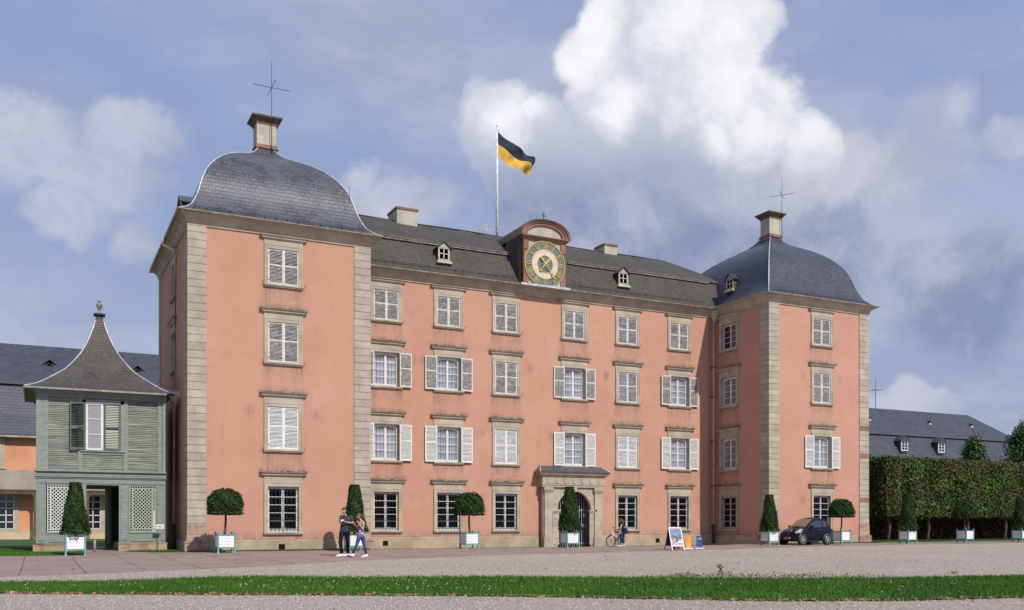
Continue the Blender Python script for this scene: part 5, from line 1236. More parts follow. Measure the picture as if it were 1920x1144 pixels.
# ------------------------------------------------------------------ hedge on stems, low hedge and trees behind
hedge = empty('pleached_hedge', (46.3, 4.0, 0)); tag(hedge, 'tall clipped hornbeam hedge raised on bare trunks right of the palace', 'hedge')
def boxsurf(n, faces):
    out = []; nn = []; tot = sum(f[1] for f in faces)
    for (fn, w, nrm) in faces:
        k = int(n*w/tot); a = rng.uniform(0, 1, k); c = rng.uniform(0, 1, k); out.append(fn(a, c)); nn.append(np.tile(nrm, (k, 1)))
    return np.concatenate(out), np.concatenate(nn)
HZ0, HZ1, HL, HD = 1.75, 5.86, 34.0, 5.5
nz_ = lambda k: rng.normal(0, .12, k)
faces = [(lambda a, c: np.stack([a**1.5*HL, nz_(len(a))+.10*np.sin(a*60)+.18*rng.uniform(0, 1, len(a)), HZ0+(HZ1-HZ0)*c], 1), 140, (0, -1, .35)),
         (lambda a, c: np.stack([nz_(len(a)), a*HD, HZ0+(HZ1-HZ0)*c], 1), 16, (-1, 0, .3)), (lambda a, c: np.stack([a**1.5*HL, c*HD, HZ1+.5*nz_(len(a))], 1), 22, (0, 0, 1)), (lambda a, c: np.stack([a**1.5*HL, c*1.5, HZ0+nz_(len(a))], 1), 12, (0, -.4, -1)), (lambda a, c: np.stack([a**1.5*HL, .4+c*.8, HZ0+(HZ1-HZ0)*rng.uniform(0, 1, len(a))], 1), 60, (0, -1, .2))]
P, Nn = boxsurf(80000, faces); cl = .5+.3*np.sin(P[:, 0]*1.9+np.sin(P[:, 2]*2.3))*np.sin(P[:, 2]*1.7+P[:, 0]*.7)
leafmesh('foliage', P, Nn, .145, M_HEDG, hedge, jit=.75, aspect=.75, tone=cl+rng.normal(0, .3, len(P)))
MB().box(.5, HL, 1.3, HD-.4, HZ0+.2, HZ1-.25).build('inner_foliage', flat('inner_hedge_twigs', (.020, .018, .010), .95, 0, .05), hedge)
for k, x in enumerate((1.0, 4.95, 9.1, 13.3, 17.4, 21.6, 25.8, 30.0)):
    b = MB(); b.tube([(x, .7, -.05), (x+.03, .7, .9), (x-.02, .72, 2.2)], .19, 9, r2=.15); b.tube([(x, .7, 1.9), (x-.5, .7, 3.0), (x-.9, .6, 4.4)], .08, 6, r2=.03); b.tube([(x, .7, 1.9), (x+.5, .8, 3.1), (x+.8, .7, 4.8)], .08, 6, r2=.03); b.tube([(x, .72, 2.1), (x, .7, 5.2)], .10, 6, r2=.03); b.build('trunk', M_BARK, hedge)
low = empty('beech_hedge', (43.5, 6.6, 0)); tag(low, 'low brownish beech hedge in the shade under the raised hornbeam hedge', 'hedge')
n = 16000; a = rng.uniform(0, 1, n)**1.3; P = np.stack([a*36, rng.normal(0, .10, n), rng.uniform(.0, 1.95, n)], 1)
leafmesh('foliage', P, np.tile([0, -1, .3], (n, 1)), .15, M_BEECH, low, jit=.7)
MB().box(0, 36, .25, .7, 0, 1.85).build('inner_foliage', M_CORE, low)
def tree(x, y, h, rad, label, seed, z0=1.0):
    rs = np.random.default_rng(seed); r = empty('broadleaf_tree', (x, y, 0)); tag(r, label, 'tree', 'trees behind the hedge')
    b = MB(); b.tube([(0, 0, -.1), (.05, 0, h*.3), (-.05, .1, h*.62), (0, 0, h*.93)], .22, 8, r2=.03); br = []
    for k in range(26):
        z = h*(.2+.72*k/26); an = k*2.4; l = rad*(1.05-(z/h)**1.5*.95)*rs.uniform(.75, 1.1); e_ = (l*math.cos(an), l*math.sin(an), z+l*.35); b.tube([(0, 0, z), (e_[0]*.5, e_[1]*.5, z+l*.12), e_], .05, 5, r2=.012); br.append((z, e_, l))
    b.build('trunk', M_BARK, r)
    P = []
    for z, e_, l in br:
        for q in range(13):
            t = rs.uniform(.25, 1.05); c = np.array([e_[0]*t, e_[1]*t, z+(e_[2]-z)*t]); P.append(rs.normal(c, .20+.14*l*.4, (60, 3)))
    P.append(rs.normal((0, 0, h*.95), (.2, .2, .35), (200, 3))); P = np.concatenate(P); Nn = P.copy(); Nn[:, 2] = .6
    leafmesh('crown', P, Nn, .19, M_TREE, r, jit=.9, rs=rs); return r
tree(66.3, 12.4, 8.9, 1.9, 'small pointed tree rising behind the hedge in front of the slate roof', 5); tree(72.7, 12.4, 10.3, 2.6, 'taller tree at the right picture edge behind the hedge', 9); tree(76.6, 14.5, 9.0, 2.2, 'bushy tree beyond the tall one at the right edge', 11)

# ------------------------------------------------------------------ people
def skin(name, chains, mat, parent=None, sub=2):
    """chains: list of lists of (x,y,z,r); equal points are welded. Returns a mesh grown by Skin + Subdivision"""
    V, Rr, Ed, key = [], [], [], {}
    for ch in chains:
        prev = None
        for (x, y, z, r) in ch:
            k = (round(x, 4), round(y, 4), round(z, 4))
            if k not in key: key[k] = len(V); V.append((x, y, z)); Rr.append(r)
            i = key[k]
            if prev is not None and prev != i: Ed.append((prev, i))
            prev = i
    me = bpy.data.meshes.new(name); me.from_pydata(V, Ed, []); o = bpy.data.objects.new(name, me); COL.objects.link(o)
    m = o.modifiers.new('skin', 'SKIN'); m.use_smooth_shade = True
    sv = me.skin_vertices[0].data
    for i, r in enumerate(Rr):
        rr = r if isinstance(r, tuple) else (r, r); sv[i].radius = rr; sv[i].use_root = (i == 0)
    s = o.modifiers.new('sub', 'SUBSURF'); s.levels = sub; s.render_levels = sub
    dg = bpy.context.evaluated_depsgraph_get(); me2 = bpy.data.meshes.new_from_object(o.evaluated_get(dg)); o.modifiers.clear(); o.data = me2; me2.name = name
    me2.materials.clear(); me2.materials.append(mat)
    for p in me2.polygons: p.use_smooth = True
    if parent: o.parent = parent
    return o
def head_bm(cx, cy, cz, s, face, tilt=0):
    """head with brow, nose, ears, chin; face = direction angle looked towards (0 = +x), z tilt down"""
    import bmesh
    bm = bmesh.new(); bmesh.ops.create_uvsphere(bm, u_segments=20, v_segments=14, radius=1)
    for v in bm.verts:
        x, y, z = v.co; x *= .098; y *= .078; z *= .118
        if z < -.02: k = 1+(z+.02)*2.6; y *= max(.5, k); x *= max(.62, 1+(z+.02)*1.6); x += .012*(-z)/.1
        if x > .07 and abs(y) < .022 and -.055 < z < .012: x += .022*(1-abs(y)/.022)*(1 if z < -.01 else .5)
        if x > .07 and abs(z-.005) < .02 and .015 < abs(y) < .05: x -= .007
        if abs(y) > .066 and abs(x) < .025 and abs(z+.005) < .04: y *= 1.16
        v.co = (x, y, z)
    M4 = Matrix.Translation((cx, cy, cz)) @ Matrix.Rotation(face, 4, 'Z') @ Matrix.Rotation(tilt, 4, 'Y') @ Matrix.Scale(s, 4)
    bm.transform(M4); return bm
def join_bm(o, bm):
    import bmesh
    t = bmesh.new(); t.from_mesh(o.data); me = bpy.data.meshes.new('tmp'); bm.to_mesh(me); t.from_mesh(me)
    for f in t.faces: f.smooth = True
    t.to_mesh(o.data); t.free(); bm.free(); bpy.data.meshes.remove(me)
def hand(o_chains, wr, tip, up=(0, 0, 1), s=1.0, curl=.35):
    """palm plus four bent fingers of unequal length and a thumb from the side of the palm"""
    w = Vector(wr); d = (Vector(tip)-w).normalized(); side = d.cross(Vector(up)).normalized(); n_ = side.cross(d).normalized()
    pl = w + d*.085*s; o_chains.append([(*w, .024*s), (*(w+d*.045*s), (.036*s, .016*s)), (*pl, (.036*s, .014*s))])
    for k, L_ in enumerate((.066, .075, .070, .055)):
        b0 = pl + side*(k-1.5)*.019*s; m1 = b0 + d*L_*.5*s - n_*L_*curl*.3*s; m2 = m1 + d*L_*.4*s - n_*L_*curl*s
        o_chains.append([(*pl, (.036*s, .014*s)), (*b0, .0088*s), (*m1, .0082*s), (*m2, .0070*s)])
    t0 = w + d*.03*s - side*.030*s; t1 = t0 + d*.03*s - side*.022*s; t2 = t1 + d*.030*s - side*.004*s - n_*.012*s
    o_chains.append([(*(w+d*.045*s), (.036*s, .016*s)), (*t0, .012*s), (*t1, .010*s), (*t2, .0085*s)])
def eyes(o, cx, cy, cz, s, face, tilt, hairmat):
    b = MB(); M4 = Matrix.Translation((cx, cy, cz)) @ Matrix.Rotation(face, 4, 'Z') @ Matrix.Rotation(tilt, 4, 'Y') @ Matrix.Scale(s, 4)
    for sg in (-1, 1):
        b.q([tuple(M4 @ Vector(p)) for p in ((.094, sg*.022, -.004), (.088, sg*.044, -.004), (.088, sg*.044, .006), (.094, sg*.022, .007))])
        b.q([tuple(M4 @ Vector(p)) for p in ((.096, sg*.018, .020), (.088, sg*.048, .020), (.088, sg*.048, .027), (.096, sg*.018, .028))])
    b.build('brows_and_eyes', hairmat, o)
    b = MB(); b.q([tuple(M4 @ Vector(p)) for p in ((.094, -.022, -.066), (.094, .022, -.066), (.096, .020, -.058), (.096, -.020, -.058))]); b.build('lips', flat('lips', (.40, .15, .12), .5), o)
def shoe(parent, x, y, z, ang, mat, s=1.0, pitch=0):
    b = MB(); M4 = Matrix.Translation((x, y, z)) @ Matrix.Rotation(ang, 4, 'Z') @ Matrix.Rotation(pitch, 4, 'Y') @ Matrix.Scale(s, 4)
    prof = [(-.075, .034, .0, .085), (-.05, .040, .0, .10), (.0, .042, .0, .095), (.06, .044, .0, .07), (.12, .048, .0, .055), (.17, .042, .0, .045), (.20, .02, .004, .03)]
    for a, c in zip(prof, prof[1:]):
        A = [(a[0], -a[1], a[2]), (a[0], a[1], a[2]), (a[0], a[1]*.85, a[3]*.6), (a[0], a[1]*.45, a[3]), (a[0], -a[1]*.45, a[3]), (a[0], -a[1]*.85, a[3]*.6)]
        C_ = [(c[0], -c[1], c[2]), (c[0], c[1], c[2]), (c[0], c[1]*.85, c[3]*.6), (c[0], c[1]*.45, c[3]), (c[0], -c[1]*.45, c[3]), (c[0], -c[1]*.85, c[3]*.6)]
        for k in range(6): j = (k+1) % 6; b.q([tuple(M4 @ Vector(p)) for p in (A[k], A[j], C_[j], C_[k])], sm=True)
    a = prof[0]; b.q([tuple(M4 @ Vector(p)) for p in ((a[0], -a[1], a[2]), (a[0], a[1], a[2]), (a[0], a[1]*.85, a[3]*.6), (a[0], a[1]*.45, a[3]), (a[0], -a[1]*.45, a[3]), (a[0], -a[1]*.85, a[3]*.6))])
    b.build('shoe', mat, parent)
M_HAIRD = simple('dark_brown_hair', (.022, .014, .010), .55, 0, .3, 40); M_HAIRB = simple('brown_hair', (.085, .045, .022), .5, 0, .35, 40); M_HAIRR = simple('long_auburn_hair', (.055, .022, .014), .5, 0, .4, 40)
M_SHOE = simple('white_shoe', (.70, .70, .72), .6, 0, .08, 20)
M_POLO = fabric('dark_grey_polo', (.055, .058, .072), (.042, .044, .056), 12); M_TROU = fabric('black_trousers', (.010, .011, .022), (.016, .017, .03), 9); M_JEAN = fabric('blue_jeans', (.035, .065, .19), (.060, .10, .26), 7); M_JEAN2 = fabric('dark_jeans', (.022, .034, .085), (.04, .06, .13), 7)
def floral():
    m, b = nodemat('floral_top', .9, 0, .1); v = N('ShaderNodeTexVoronoi'); L(objc(), v.inputs['Vector']); v.inputs['Scale'].default_value = 26
    s = N('ShaderNodeSeparateColor'); L(v.outputs['Color'], s.inputs[0]); c = MIX(MR(s.outputs[0], .45, .5), (.05, .025, .08), (.42, .14, .22)); c = MIX(MR(s.outputs[1], .66, .7), c, (.62, .58, .66)); c = MIX(MR(s.outputs[2], .72, .76), c, (.08, .10, .30)); L(c, b.inputs['Base Color']); return m
def loft(b, pts, n=14):
    """tube with elliptical rings: pts = (x, y, z, rx, ry); rx across the travel plane"""
    P = [Vector(p[:3]) for p in pts]; rings = []
    for i, p in enumerate(pts):
        d = (P[min(i+1, len(P)-1)] - P[max(i-1, 0)]).normalized(); u = Vector((1, 0, 0)); u = (u - d*u.dot(d))
        if u.length < .3: u = Vector((0, 0, 1)) - d*d.z
        u.normalize(); w = d.cross(u); rings.append([tuple(P[i] + u*math.cos(2*math.pi*k/n)*p[3] + w*math.sin(2*math.pi*k/n)*p[4]) for k in range(n)])
    for a, c in zip(rings, rings[1:]):
        for k in range(n): j = (k+1) % n; b.q([a[k], c[k], c[j], a[j]], sm=True)
    b.q(rings[0]); b.q(rings[-1][::-1]); return b
def mid(a, c, t=.5): return [a[i]+(c[i]-a[i])*t for i in range(3)]
# --- strolling man (local frame: x to the viewer's right, y away, facing left and slightly to the viewer)
MX = lambda px: (px-432)/447; MZ = lambda py: (1036-py)/447
man_p = (4.72, -7.35, gz(4.7, -7.35)+.006); mrz = -.291
ch = []
pel = (MX(432), .0, MZ(585), (.10, .075))
hL, hR = (MX(390), -.02, MZ(630), .070), (MX(476), .03, MZ(630), .070)
kL, kR = (MX(366), -.09, MZ(800), .056), (MX(488), .07, MZ(805), .056); aL, aR = (MX(386), -.06, MZ(972), .038), (MX(492), .10, MZ(972), .038)
chest = (MX(455), .0, MZ(410), (.105, .07)); nb = (MX(450), .0, MZ(338), .055)
sL, sR = (MX(385), -.03, MZ(366), .050), (MX(545), .03, MZ(368), .050)
eL, eR = (MX(372), -.15, MZ(470), .042), (MX(583), -.06, MZ(468), .043)
wL, wR = (MX(352), -.33, MZ(455), .027), (MX(455), -.22, MZ(452), .028)
ch += [[pel, (MX(440), 0, MZ(500), (.118, .085)), chest, nb, (MX(440), -.01, MZ(300), .05)], [pel, hL, kL, (MX(372), -.075, MZ(880), .050), aL], [pel, hR, kR, (MX(490), .085, MZ(885), .05), aR], [chest, sL, eL, wL], [chest, sR, eR, wR]]
hand(ch, wL[:3], (wL[0]-.10, wL[1]-.06, wL[2]+.05)); hand(ch, wR[:3], (wR[0]-.12, wR[1]-.04, wR[2]+.04))
man = skin('person', ch, M_SKIN); join_bm(man, head_bm(MX(430), -.03, MZ(258), 1.08, math.pi*1.22, .10))
man.location = man_p; man.rotation_euler = (0, 0, mrz); man['label'] = 'man in dark grey polo shirt and black trousers strolling with a paper in his hands'; man['category'] = 'person'
eyes(man, MX(430), -.03, MZ(258), 1.08, math.pi*1.22, .10, M_HAIRD)
b = MB(); cx_, cy_, cz_ = chest[:3]
loft(b, [(pel[0]+.01, 0, pel[2]-.10, .178, .118), (pel[0]+.005, 0, pel[2]+.0, .172, .118), (MX(440), 0, MZ(500), .165, .122), (cx_, cy_, cz_-.02, .198, .130), (cx_+.005, cy_, cz_+.06, .205, .128), (cx_, cy_, cz_+.115, .165, .112), (nb[0], nb[1], nb[2]-.025, .095, .088), (nb[0], nb[1]-.005, nb[2]+.015, .066, .066)])
for s0, e0 in ((sL, eL), (sR, eR)): m_ = mid(s0, e0, .72); q_ = mid(s0, e0, -.25); loft(b, [(*q_, .06, .066), (*s0[:3], .082, .084), (*mid(s0, e0, .35), .072, .070), (*m_, .074, .070)])
b.build('polo_shirt', M_POLO, man)
b = MB(); loft(b, [(pel[0], 0, pel[2]+.02, .158, .105), (pel[0], 0, pel[2]-.08, .170, .115), (pel[0], 0, pel[2]-.15, .15, .11)])
for h_, k_, a_ in ((hL, kL, aL), (hR, kR, aR)): loft(b, [(*mid(h_, k_, -.10), .098, .10), (*mid(h_, k_, .12), .102, .105), (*mid(h_, k_, .6), .082, .085), (*k_[:3], .074, .076), (*mid(k_, a_, .5), .070, .072), (*mid(k_, a_, 1.06), .066, .070)])
b.build('trousers', M_TROU, man)
shoe(man, aL[0]-.02, aL[1]-.02, .0, math.pi+.35, M_SHOE, 1.1); shoe(man, aR[0]-.03, aR[1]-.02, .0, math.pi+.25, M_SHOE, 1.1)
bm = head_bm(MX(430), -.03, MZ(258), 1.08, math.pi*1.22, .10)
def cap(name, parent, cx, cy, cz, s, face, tilt, mat, extra=1.05, zc=.018, back=0.0):
    import bmesh
    bm = bmesh.new(); bmesh.ops.create_uvsphere(bm, u_segments=18, v_segments=12, radius=1)
    for v in bm.verts:
        x, y, z = v.co; lim = zc if x > .1 else -.055-back
        v.co = (x*.102*extra-.006, y*.083*extra, max(z*.124*extra, lim))
    bm.transform(Matrix.Translation((cx, cy, cz)) @ Matrix.Rotation(face, 4, 'Z') @ Matrix.Rotation(tilt, 4, 'Y') @ Matrix.Scale(s, 4))
    me = bpy.data.meshes.new(name); bm.to_mesh(me); bm.free(); me.materials.append(mat)
    for p in me.polygons: p.use_smooth = True
    o = bpy.data.objects.new(name, me); COL.objects.link(o); o.parent = parent; return o
cap('hair', man, MX(430), -.03, MZ(258), 1.08, math.pi*1.22, .10, M_HAIRD, 1.04, .055)
def held(name, m, mat, label, cat, base, rz):
    o = m.build(name, mat); o.location = base; o.rotation_euler = (0, 0, rz); tag(o, label, cat); return o
b = MB(); x, y, z = MX(398), -.30, MZ(428)+.03; z -= .03; b.q([(x-.06, y-.02, z-.01), (x+.07, y-.02, z-.0), (x+.07, y+.05, z+.05), (x-.06, y+.05, z+.04)]); b.q([(x-.06, y-.018, z-.015), (x+.07, y-.018, z-.005), (x+.07, y+.052, z+.045), (x-.06, y+.052, z+.035)])
held('folded_paper', b, simple('cream_paper', (.62, .58, .42), .7, 0, .08, 10), 'small cream folded paper held by the man in the dark polo shirt', 'paper', man_p, mrz)
# --- woman
WX = lambda px: (px-640)/447; WZ = lambda py: (1040-py)/447
wom_p = (5.10, -8.05, gz(5.1, -8.05)+.006)
ch = []
pel = (WX(660), 0, WZ(665), (.108, .085)); hF, hB = (WX(635), -.03, WZ(700), .075), (WX(690), .03, WZ(700), .075)
kF, kB = (WX(590), -.05, WZ(840), .052), (WX(722), .03, WZ(850), .052); aF, aB = (WX(527), -.04, WZ(975), .034), (WX(752), .06, WZ(985), .034)
waist = (WX(665), 0, WZ(580), (.088, .070)); chest = (WX(672), -.01, WZ(475), (.105, .085)); nb = (WX(662), -.01, WZ(418), .042)
s1, s2 = (WX(706), -.08, WZ(448), .045), (WX(640), .09, WZ(450), .045)
e1, e2 = (WX(700), -.14, WZ(575), .034), (WX(612), .07, WZ(560), .034); w1_, w2_ = (WX(622), -.17, WZ(478), .022), (WX(590), -.06, WZ(505), .022)
ch += [[pel, waist, chest, nb, (WX(645), -.015, WZ(385), .042)], [pel, hF, kF, (WX(562), -.045, WZ(900), .042), aF], [pel, hB, kB, (WX(740), .045, WZ(915), .044), aB], [chest, s1, e1, w1_], [chest, s2, e2, w2_]]
hand(ch, w1_[:3], (w1_[0]-.05, w1_[1], w1_[2]+.1), (0, 1, 0), .9); hand(ch, w2_[:3], (w2_[0]-.12, w2_[1]-.02, w2_[2]+.04), s=.9)
wom = skin('person', ch, M_SKIN); hp = (WX(630), -.02, WZ(352)); join_bm(wom, head_bm(*hp, 1.0, math.pi*1.04, .42))
wom.location = wom_p; wom.rotation_euler = (0, 0, -.291); wom['label'] = 'woman with a ponytail in a floral sleeveless top and blue jeans walking beside the man'; wom['category'] = 'person'
eyes(wom, *hp, 1.0, math.pi*1.04, .42, M_HAIRB)
b = MB(); loft(b, [(pel[0]+.005, 0, pel[2]-.075, .150, .115), (pel[0], 0, pel[2]+.02, .138, .108), (waist[0], 0, waist[2]+.03, .108, .088), (chest[0], chest[1], chest[2]-.02, .128, .105), (chest[0], chest[1], chest[2]+.05, .118, .09), (chest[0]-.005, chest[1], chest[2]+.085, .085, .07)])
for t_ in (-.07, .06): loft(b, [(chest[0]+.02, t_, chest[2]+.04, .02, .02), (chest[0]+.0, t_*1.05, chest[2]+.125, .012, .016), (chest[0]-.05, t_, chest[2]+.05, .02, .02)], 8)
b.build('floral_top', floral(), wom)
b = MB(); loft(b, [(pel[0], 0, pel[2]+.0, .128, .098), (pel[0], 0, pel[2]-.07, .142, .110), (pel[0], 0, pel[2]-.13, .12, .10)])
for h_, k_, a_ in ((hF, kF, aF), (hB, kB, aB)): loft(b, [(*mid(h_, k_, -.08), .085, .09), (*mid(h_, k_, .15), .088, .092), (*mid(h_, k_, .6), .068, .07), (*k_[:3], .058, .060), (*mid(k_, a_, .35), .055, .058), (*mid(k_, a_, 1.0), .040, .042)])
b.build('jeans', M_JEAN, wom)
shoe(wom, aF[0]-.02, aF[1], .03, math.pi+.1, M_SHOE, .98, -.28); shoe(wom, aB[0]-.0, aB[1], .0, math.pi+.2, M_SHOE, .98, .08)
hr = cap('hair', wom, *hp, 1.0, math.pi*1.04, .42, M_HAIRB, 1.06, .045)
MB().tube([(hp[0]+.09, hp[1], hp[2]+.03), (hp[0]+.14, hp[1], hp[2]-.02), (hp[0]+.17, hp[1]+.01, hp[2]-.12), (hp[0]+.16, hp[1]+.01, hp[2]-.22)], .04, 8, r2=.015).build('ponytail', M_HAIRB, hr)
b = MB(); x, y, z = WX(560), -.10, WZ(500)-.02; b.lathe([(0, z), (.030, z), (.038, z+.11), (.041, z+.11), (0, z+.115)], (x, y, 0), 12)
cu = held('paper_cup', b, M_SHOE, 'white and red paper cup in the hand of the woman in the floral top', 'cup', wom_p, -.291)
MB().lathe([(.034, z+.035), (.038, z+.075)], (x, y, 0), 12).build('red_band', simple('red_print', (.45, .05, .06), .5), cu)
# --- girl with backpack beside the bicycle
GXp = lambda px: (px-376)/296; GZp = lambda py: (740-py)/296
girl_p = (22.35, .30, gz(22.35, .3)+.004); grz = -.578
ch = []
pel = (GXp(378), 0, GZp(505), (.10, .085)); h1, h2 = (GXp(368), -.05, GZp(525), .075), (GXp(392), .05, GZp(525), .075)
k1, k2 = (GXp(362), -.06, GZp(615), .05), (GXp(398), .05, GZp(615), .05); a1, a2 = (GXp(368), -.06, GZp(712), .036), (GXp(402), .05, GZp(712), .036)
chest = (GXp(374), 0, GZp(420), (.095, .10)); nb = (GXp(366), 0, GZp(378), .04); s1, s2 = (GXp(368), -.12, GZp(396), .045), (GXp(368), .12, GZp(396), .045)
e1, e2 = (GXp(352), -.15, GZp(450), .035), (GXp(345), .12, GZp(450), .035); w1_, w2_ = (GXp(352), -.13, GZp(500), .024), (GXp(305), .05, GZp(480), .024)
ch += [[pel, (GXp(376), 0, GZp(465), (.085, .08)), chest, nb, (GXp(358), 0, GZp(352), .04)], [pel, h1, k1, a1], [pel, h2, k2, a2], [chest, s1, e1, w1_], [chest, s2, e2, w2_]]
hand(ch, w1_[:3], (w1_[0], w1_[1], w1_[2]-.1), (0, 1, 0), .9); hand(ch, w2_[:3], (w2_[0]-.1, w2_[1], w2_[2]), s=.9)
girl = skin('person', ch, simple('fair_skin', (.60, .34, .27), .55, 0, .05)); hp = (GXp(354), 0, GZp(325)); join_bm(girl, head_bm(*hp, .95, math.pi, .30))
girl.location = girl_p; girl.rotation_euler = (0, 0, grz); girl['label'] = 'girl with long dark hair and rolled jeans standing beside the bicycle'; girl['category'] = 'person'
eyes(girl, *hp, .95, math.pi, .30, M_HAIRR)
b = MB(); loft(b, [(pel[0]+.005, 0, pel[2]-.03, .118, .130), (pel[0], 0, pel[2]+.08, .102, .118), (GXp(376), 0, GZp(455), .100, .118), (chest[0]+.005, 0, chest[2]+.01, .112, .140), (chest[0], 0, chest[2]+.07, .095, .12), (chest[0]-.01, 0, chest[2]+.12, .06, .07)])
b.build('black_top', fabric('black_top_cloth', (.012, .012, .018)), girl)
b = MB(); loft(b, [(pel[0], 0, pel[2]+.02, .108, .125), (pel[0], 0, pel[2]-.07, .118, .14), (pel[0], 0, pel[2]-.13, .10, .12)])
for h_, k_, a_ in ((h1, k1, a1), (h2, k2, a2)): loft(b, [(*mid(h_, k_, -.08), .085, .085), (*mid(h_, k_, .2), .085, .088), (*k_[:3], .066, .068), (*mid(k_, a_, .5), .064, .064), (*mid(k_, a_, .92), .060, .060)])
b.build('jeans', M_JEAN2, girl)
for a in (a1, a2): MB().lathe([(.062, .11), (.062, .17), (.05, .17)], (a[0], a[1], 0), 12).build('rolled_cuff', simple('pale_denim_cuff', (.28, .32, .42), .9), girl)
shoe(girl, a1[0]-.02, a1[1], 0, math.pi, M_SHOE, 1.0); shoe(girl, a2[0], a2[1], 0, math.pi-.2, M_SHOE, 1.0)
hr = cap('hair', girl, *hp, .95, math.pi, .30, M_HAIRR, 1.10, .04, .03)
skin('long_hair', [[(hp[0]+.04, 0, hp[2]+.04, .08), (hp[0]+.085, 0, hp[2]-.06, (.085, .10)), (hp[0]+.13, -.02, hp[2]-.20, (.085, .10)), (hp[0]+.16, -.02, hp[2]-.32, (.045, .06))]], M_HAIRR, hr)
bx, bz = GXp(432), GZp(485)
bp = skin('backpack', [[(bx-.02, 0, bz-.19, (.12, .10)), (bx+.0, 0, bz-.10, (.15, .13)), (bx-.01, 0, bz+.06, (.14, .12)), (bx-.03, 0, bz+.17, (.10, .07))]], fabric('navy_backpack', (.020, .026, .075), (.03, .04, .11), 8))
bp.location = girl_p; bp.rotation_euler = (0, 0, grz); tag(bp, 'navy blue backpack worn on the back of the girl by the bicycle', 'backpack')
b = MB()
for s in (-.09, .09): b.tube([(bx-.10, s, bz+.16), (GXp(385), s, GZp(390)), (GXp(352), s, GZp(410)), (GXp(352), s, GZp(455)), (bx-.12, s, bz-.14)], .018, 5)
b.build('strap', M_IRON, bp); MB().box(bx+.08, bx+.16, -.09, .09, bz-.17, bz+.0).build('pocket', fabric('navy_pocket', (.035, .045, .11)), bp)

# ------------------------------------------------------------------ bicycle (local x forward = towards the front wheel)
bike = empty('bicycle', (21.66, .30, gz(22.0, .35)+.004), 0); bike.rotation_euler = (0, .0, R(205)); TURN = -.72; tag(bike, 'white framed city bicycle with black tyres held beside the girl', 'bicycle')
wr = .285
for x in (.0, -.98):
    b = MB(); n = 28
    b.tube([(x+wr*math.cos(2*math.pi*k/n), 0, wr+.02+wr*math.sin(2*math.pi*k/n)) for k in range(n+1)], .021, 7, caps=False); o = b.build('wheel', flat('tyre_rubber', (.02, .02, .02), .8), bike)
    b = MB(); b.tube([(x+(wr-.03)*math.cos(2*math.pi*k/n), 0, wr+.02+(wr-.03)*math.sin(2*math.pi*k/n)) for k in range(n+1)], .010, 5, caps=False)
    for k in range(18): a = 2*math.pi*k/18; b.tube([(x, .012*(-1)**k, wr+.02), (x+(wr-.03)*math.cos(a), 0, wr+.02+(wr-.03)*math.sin(a))], .0022, 3)
    b.lathe([(.02, -.03), (.028, 0), (.02, .03)], (x, 0, wr+.02), 8, axis='y'); b.build('rim', simple('steel_rim', (.45, .45, .47), .35, .8), o)
    if x == 0: o.rotation_euler = (0, 0, TURN)
b = MB(); hub = (0, 0, wr+.02)
for s in (-.035, .035): b.tube([(0, s, wr+.02), (-.10, s*.9, .62)], .014, 5)
fk = b.build('fork', simple('white_bike_paint', (.66, .66, .68), .3, 0, .05), bike); fk.rotation_euler = (0, 0, TURN); b = MB()
b.tube([(-.10, 0, .60), (-.17, 0, .86)], .022, 6); b.tube([(-.13, 0, .72), (-.36, 0, .40), (-.50, 0, .30)], .030, 7); b.tube([(-.50, 0, .30), (-.66, 0, .80)], .020, 6)
for s in (-.04, .04): b.tube([(-.50, s*.5, .30), (-.98, s, wr+.02)], .012, 5); b.tube([(-.62, s*.4, .66), (-.98, s, wr+.02)], .011, 5)
b.build('frame', simple('white_bike_paint', (.66, .66, .68), .3, 0, .05), bike)
b = MB(); b.tube([(-.17, 0, .86), (-.18, 0, 1.0), (-.14, 0, 1.03)], .016, 6); b.tube([(-.34, -.27, 1.0), (-.22, -.24, 1.02), (-.14, -.08, 1.03), (-.14, .08, 1.03), (-.22, .24, 1.02), (-.34, .27, 1.0)], .013, 6); b.build('handlebar', simple('handlebar_steel', (.3, .3, .32), .35, .7), bike).rotation_euler = (0, 0, TURN*.6)
b = MB(); b.frus(-.70, 0, .88, .93, .10, .05, .13, .08); b.tube([(-.66, 0, .78), (-.69, 0, .88)], .014, 6); b.build('saddle', M_IRON, bike)
b = MB(); b.tube([(-.50, -.06, .30), (-.46, -.07, .16)], .012, 5); b.tube([(-.50, .06, .30), (-.54, .07, .44)], .012, 5); b.box(-.51, -.41, -.14, -.06, .14, .165); b.box(-.59, -.49, .06, .14, .43, .455); b.lathe([(.0, -.012), (.08, -.01), (.08, .01), (0, .012)], (-.50, -.05, .30), 14, axis='y'); b.build('crank', M_IRON, bike)
b = MB(); n = 12; b.tube([((wr+.04)*math.cos(R(a)), 0, wr+.02+(wr+.04)*math.sin(R(a))) for a in range(20, 171, 15)], .016, 5); b.tube([(-.98+(wr+.04)*math.cos(R(a)), 0, wr+.02+(wr+.04)*math.sin(R(a))) for a in range(10, 171, 15)], .016, 5); b.build('mudguard', M_IRON, bike)
b = MB(); b.box(-1.22, -.78, -.07, .07, .64, .66); b.tube([(-1.18, 0, .64), (-.98, .05, .31)], .008, 4); b.build('rear_rack', M_IRON, bike)
b = MB(); b.lathe([(.0, 0), (.035, .01), (.03, .05), (0, .06)], (-.08, 0, .80), 10, axis='x'); b.build('headlight', M_WHITE, bike)

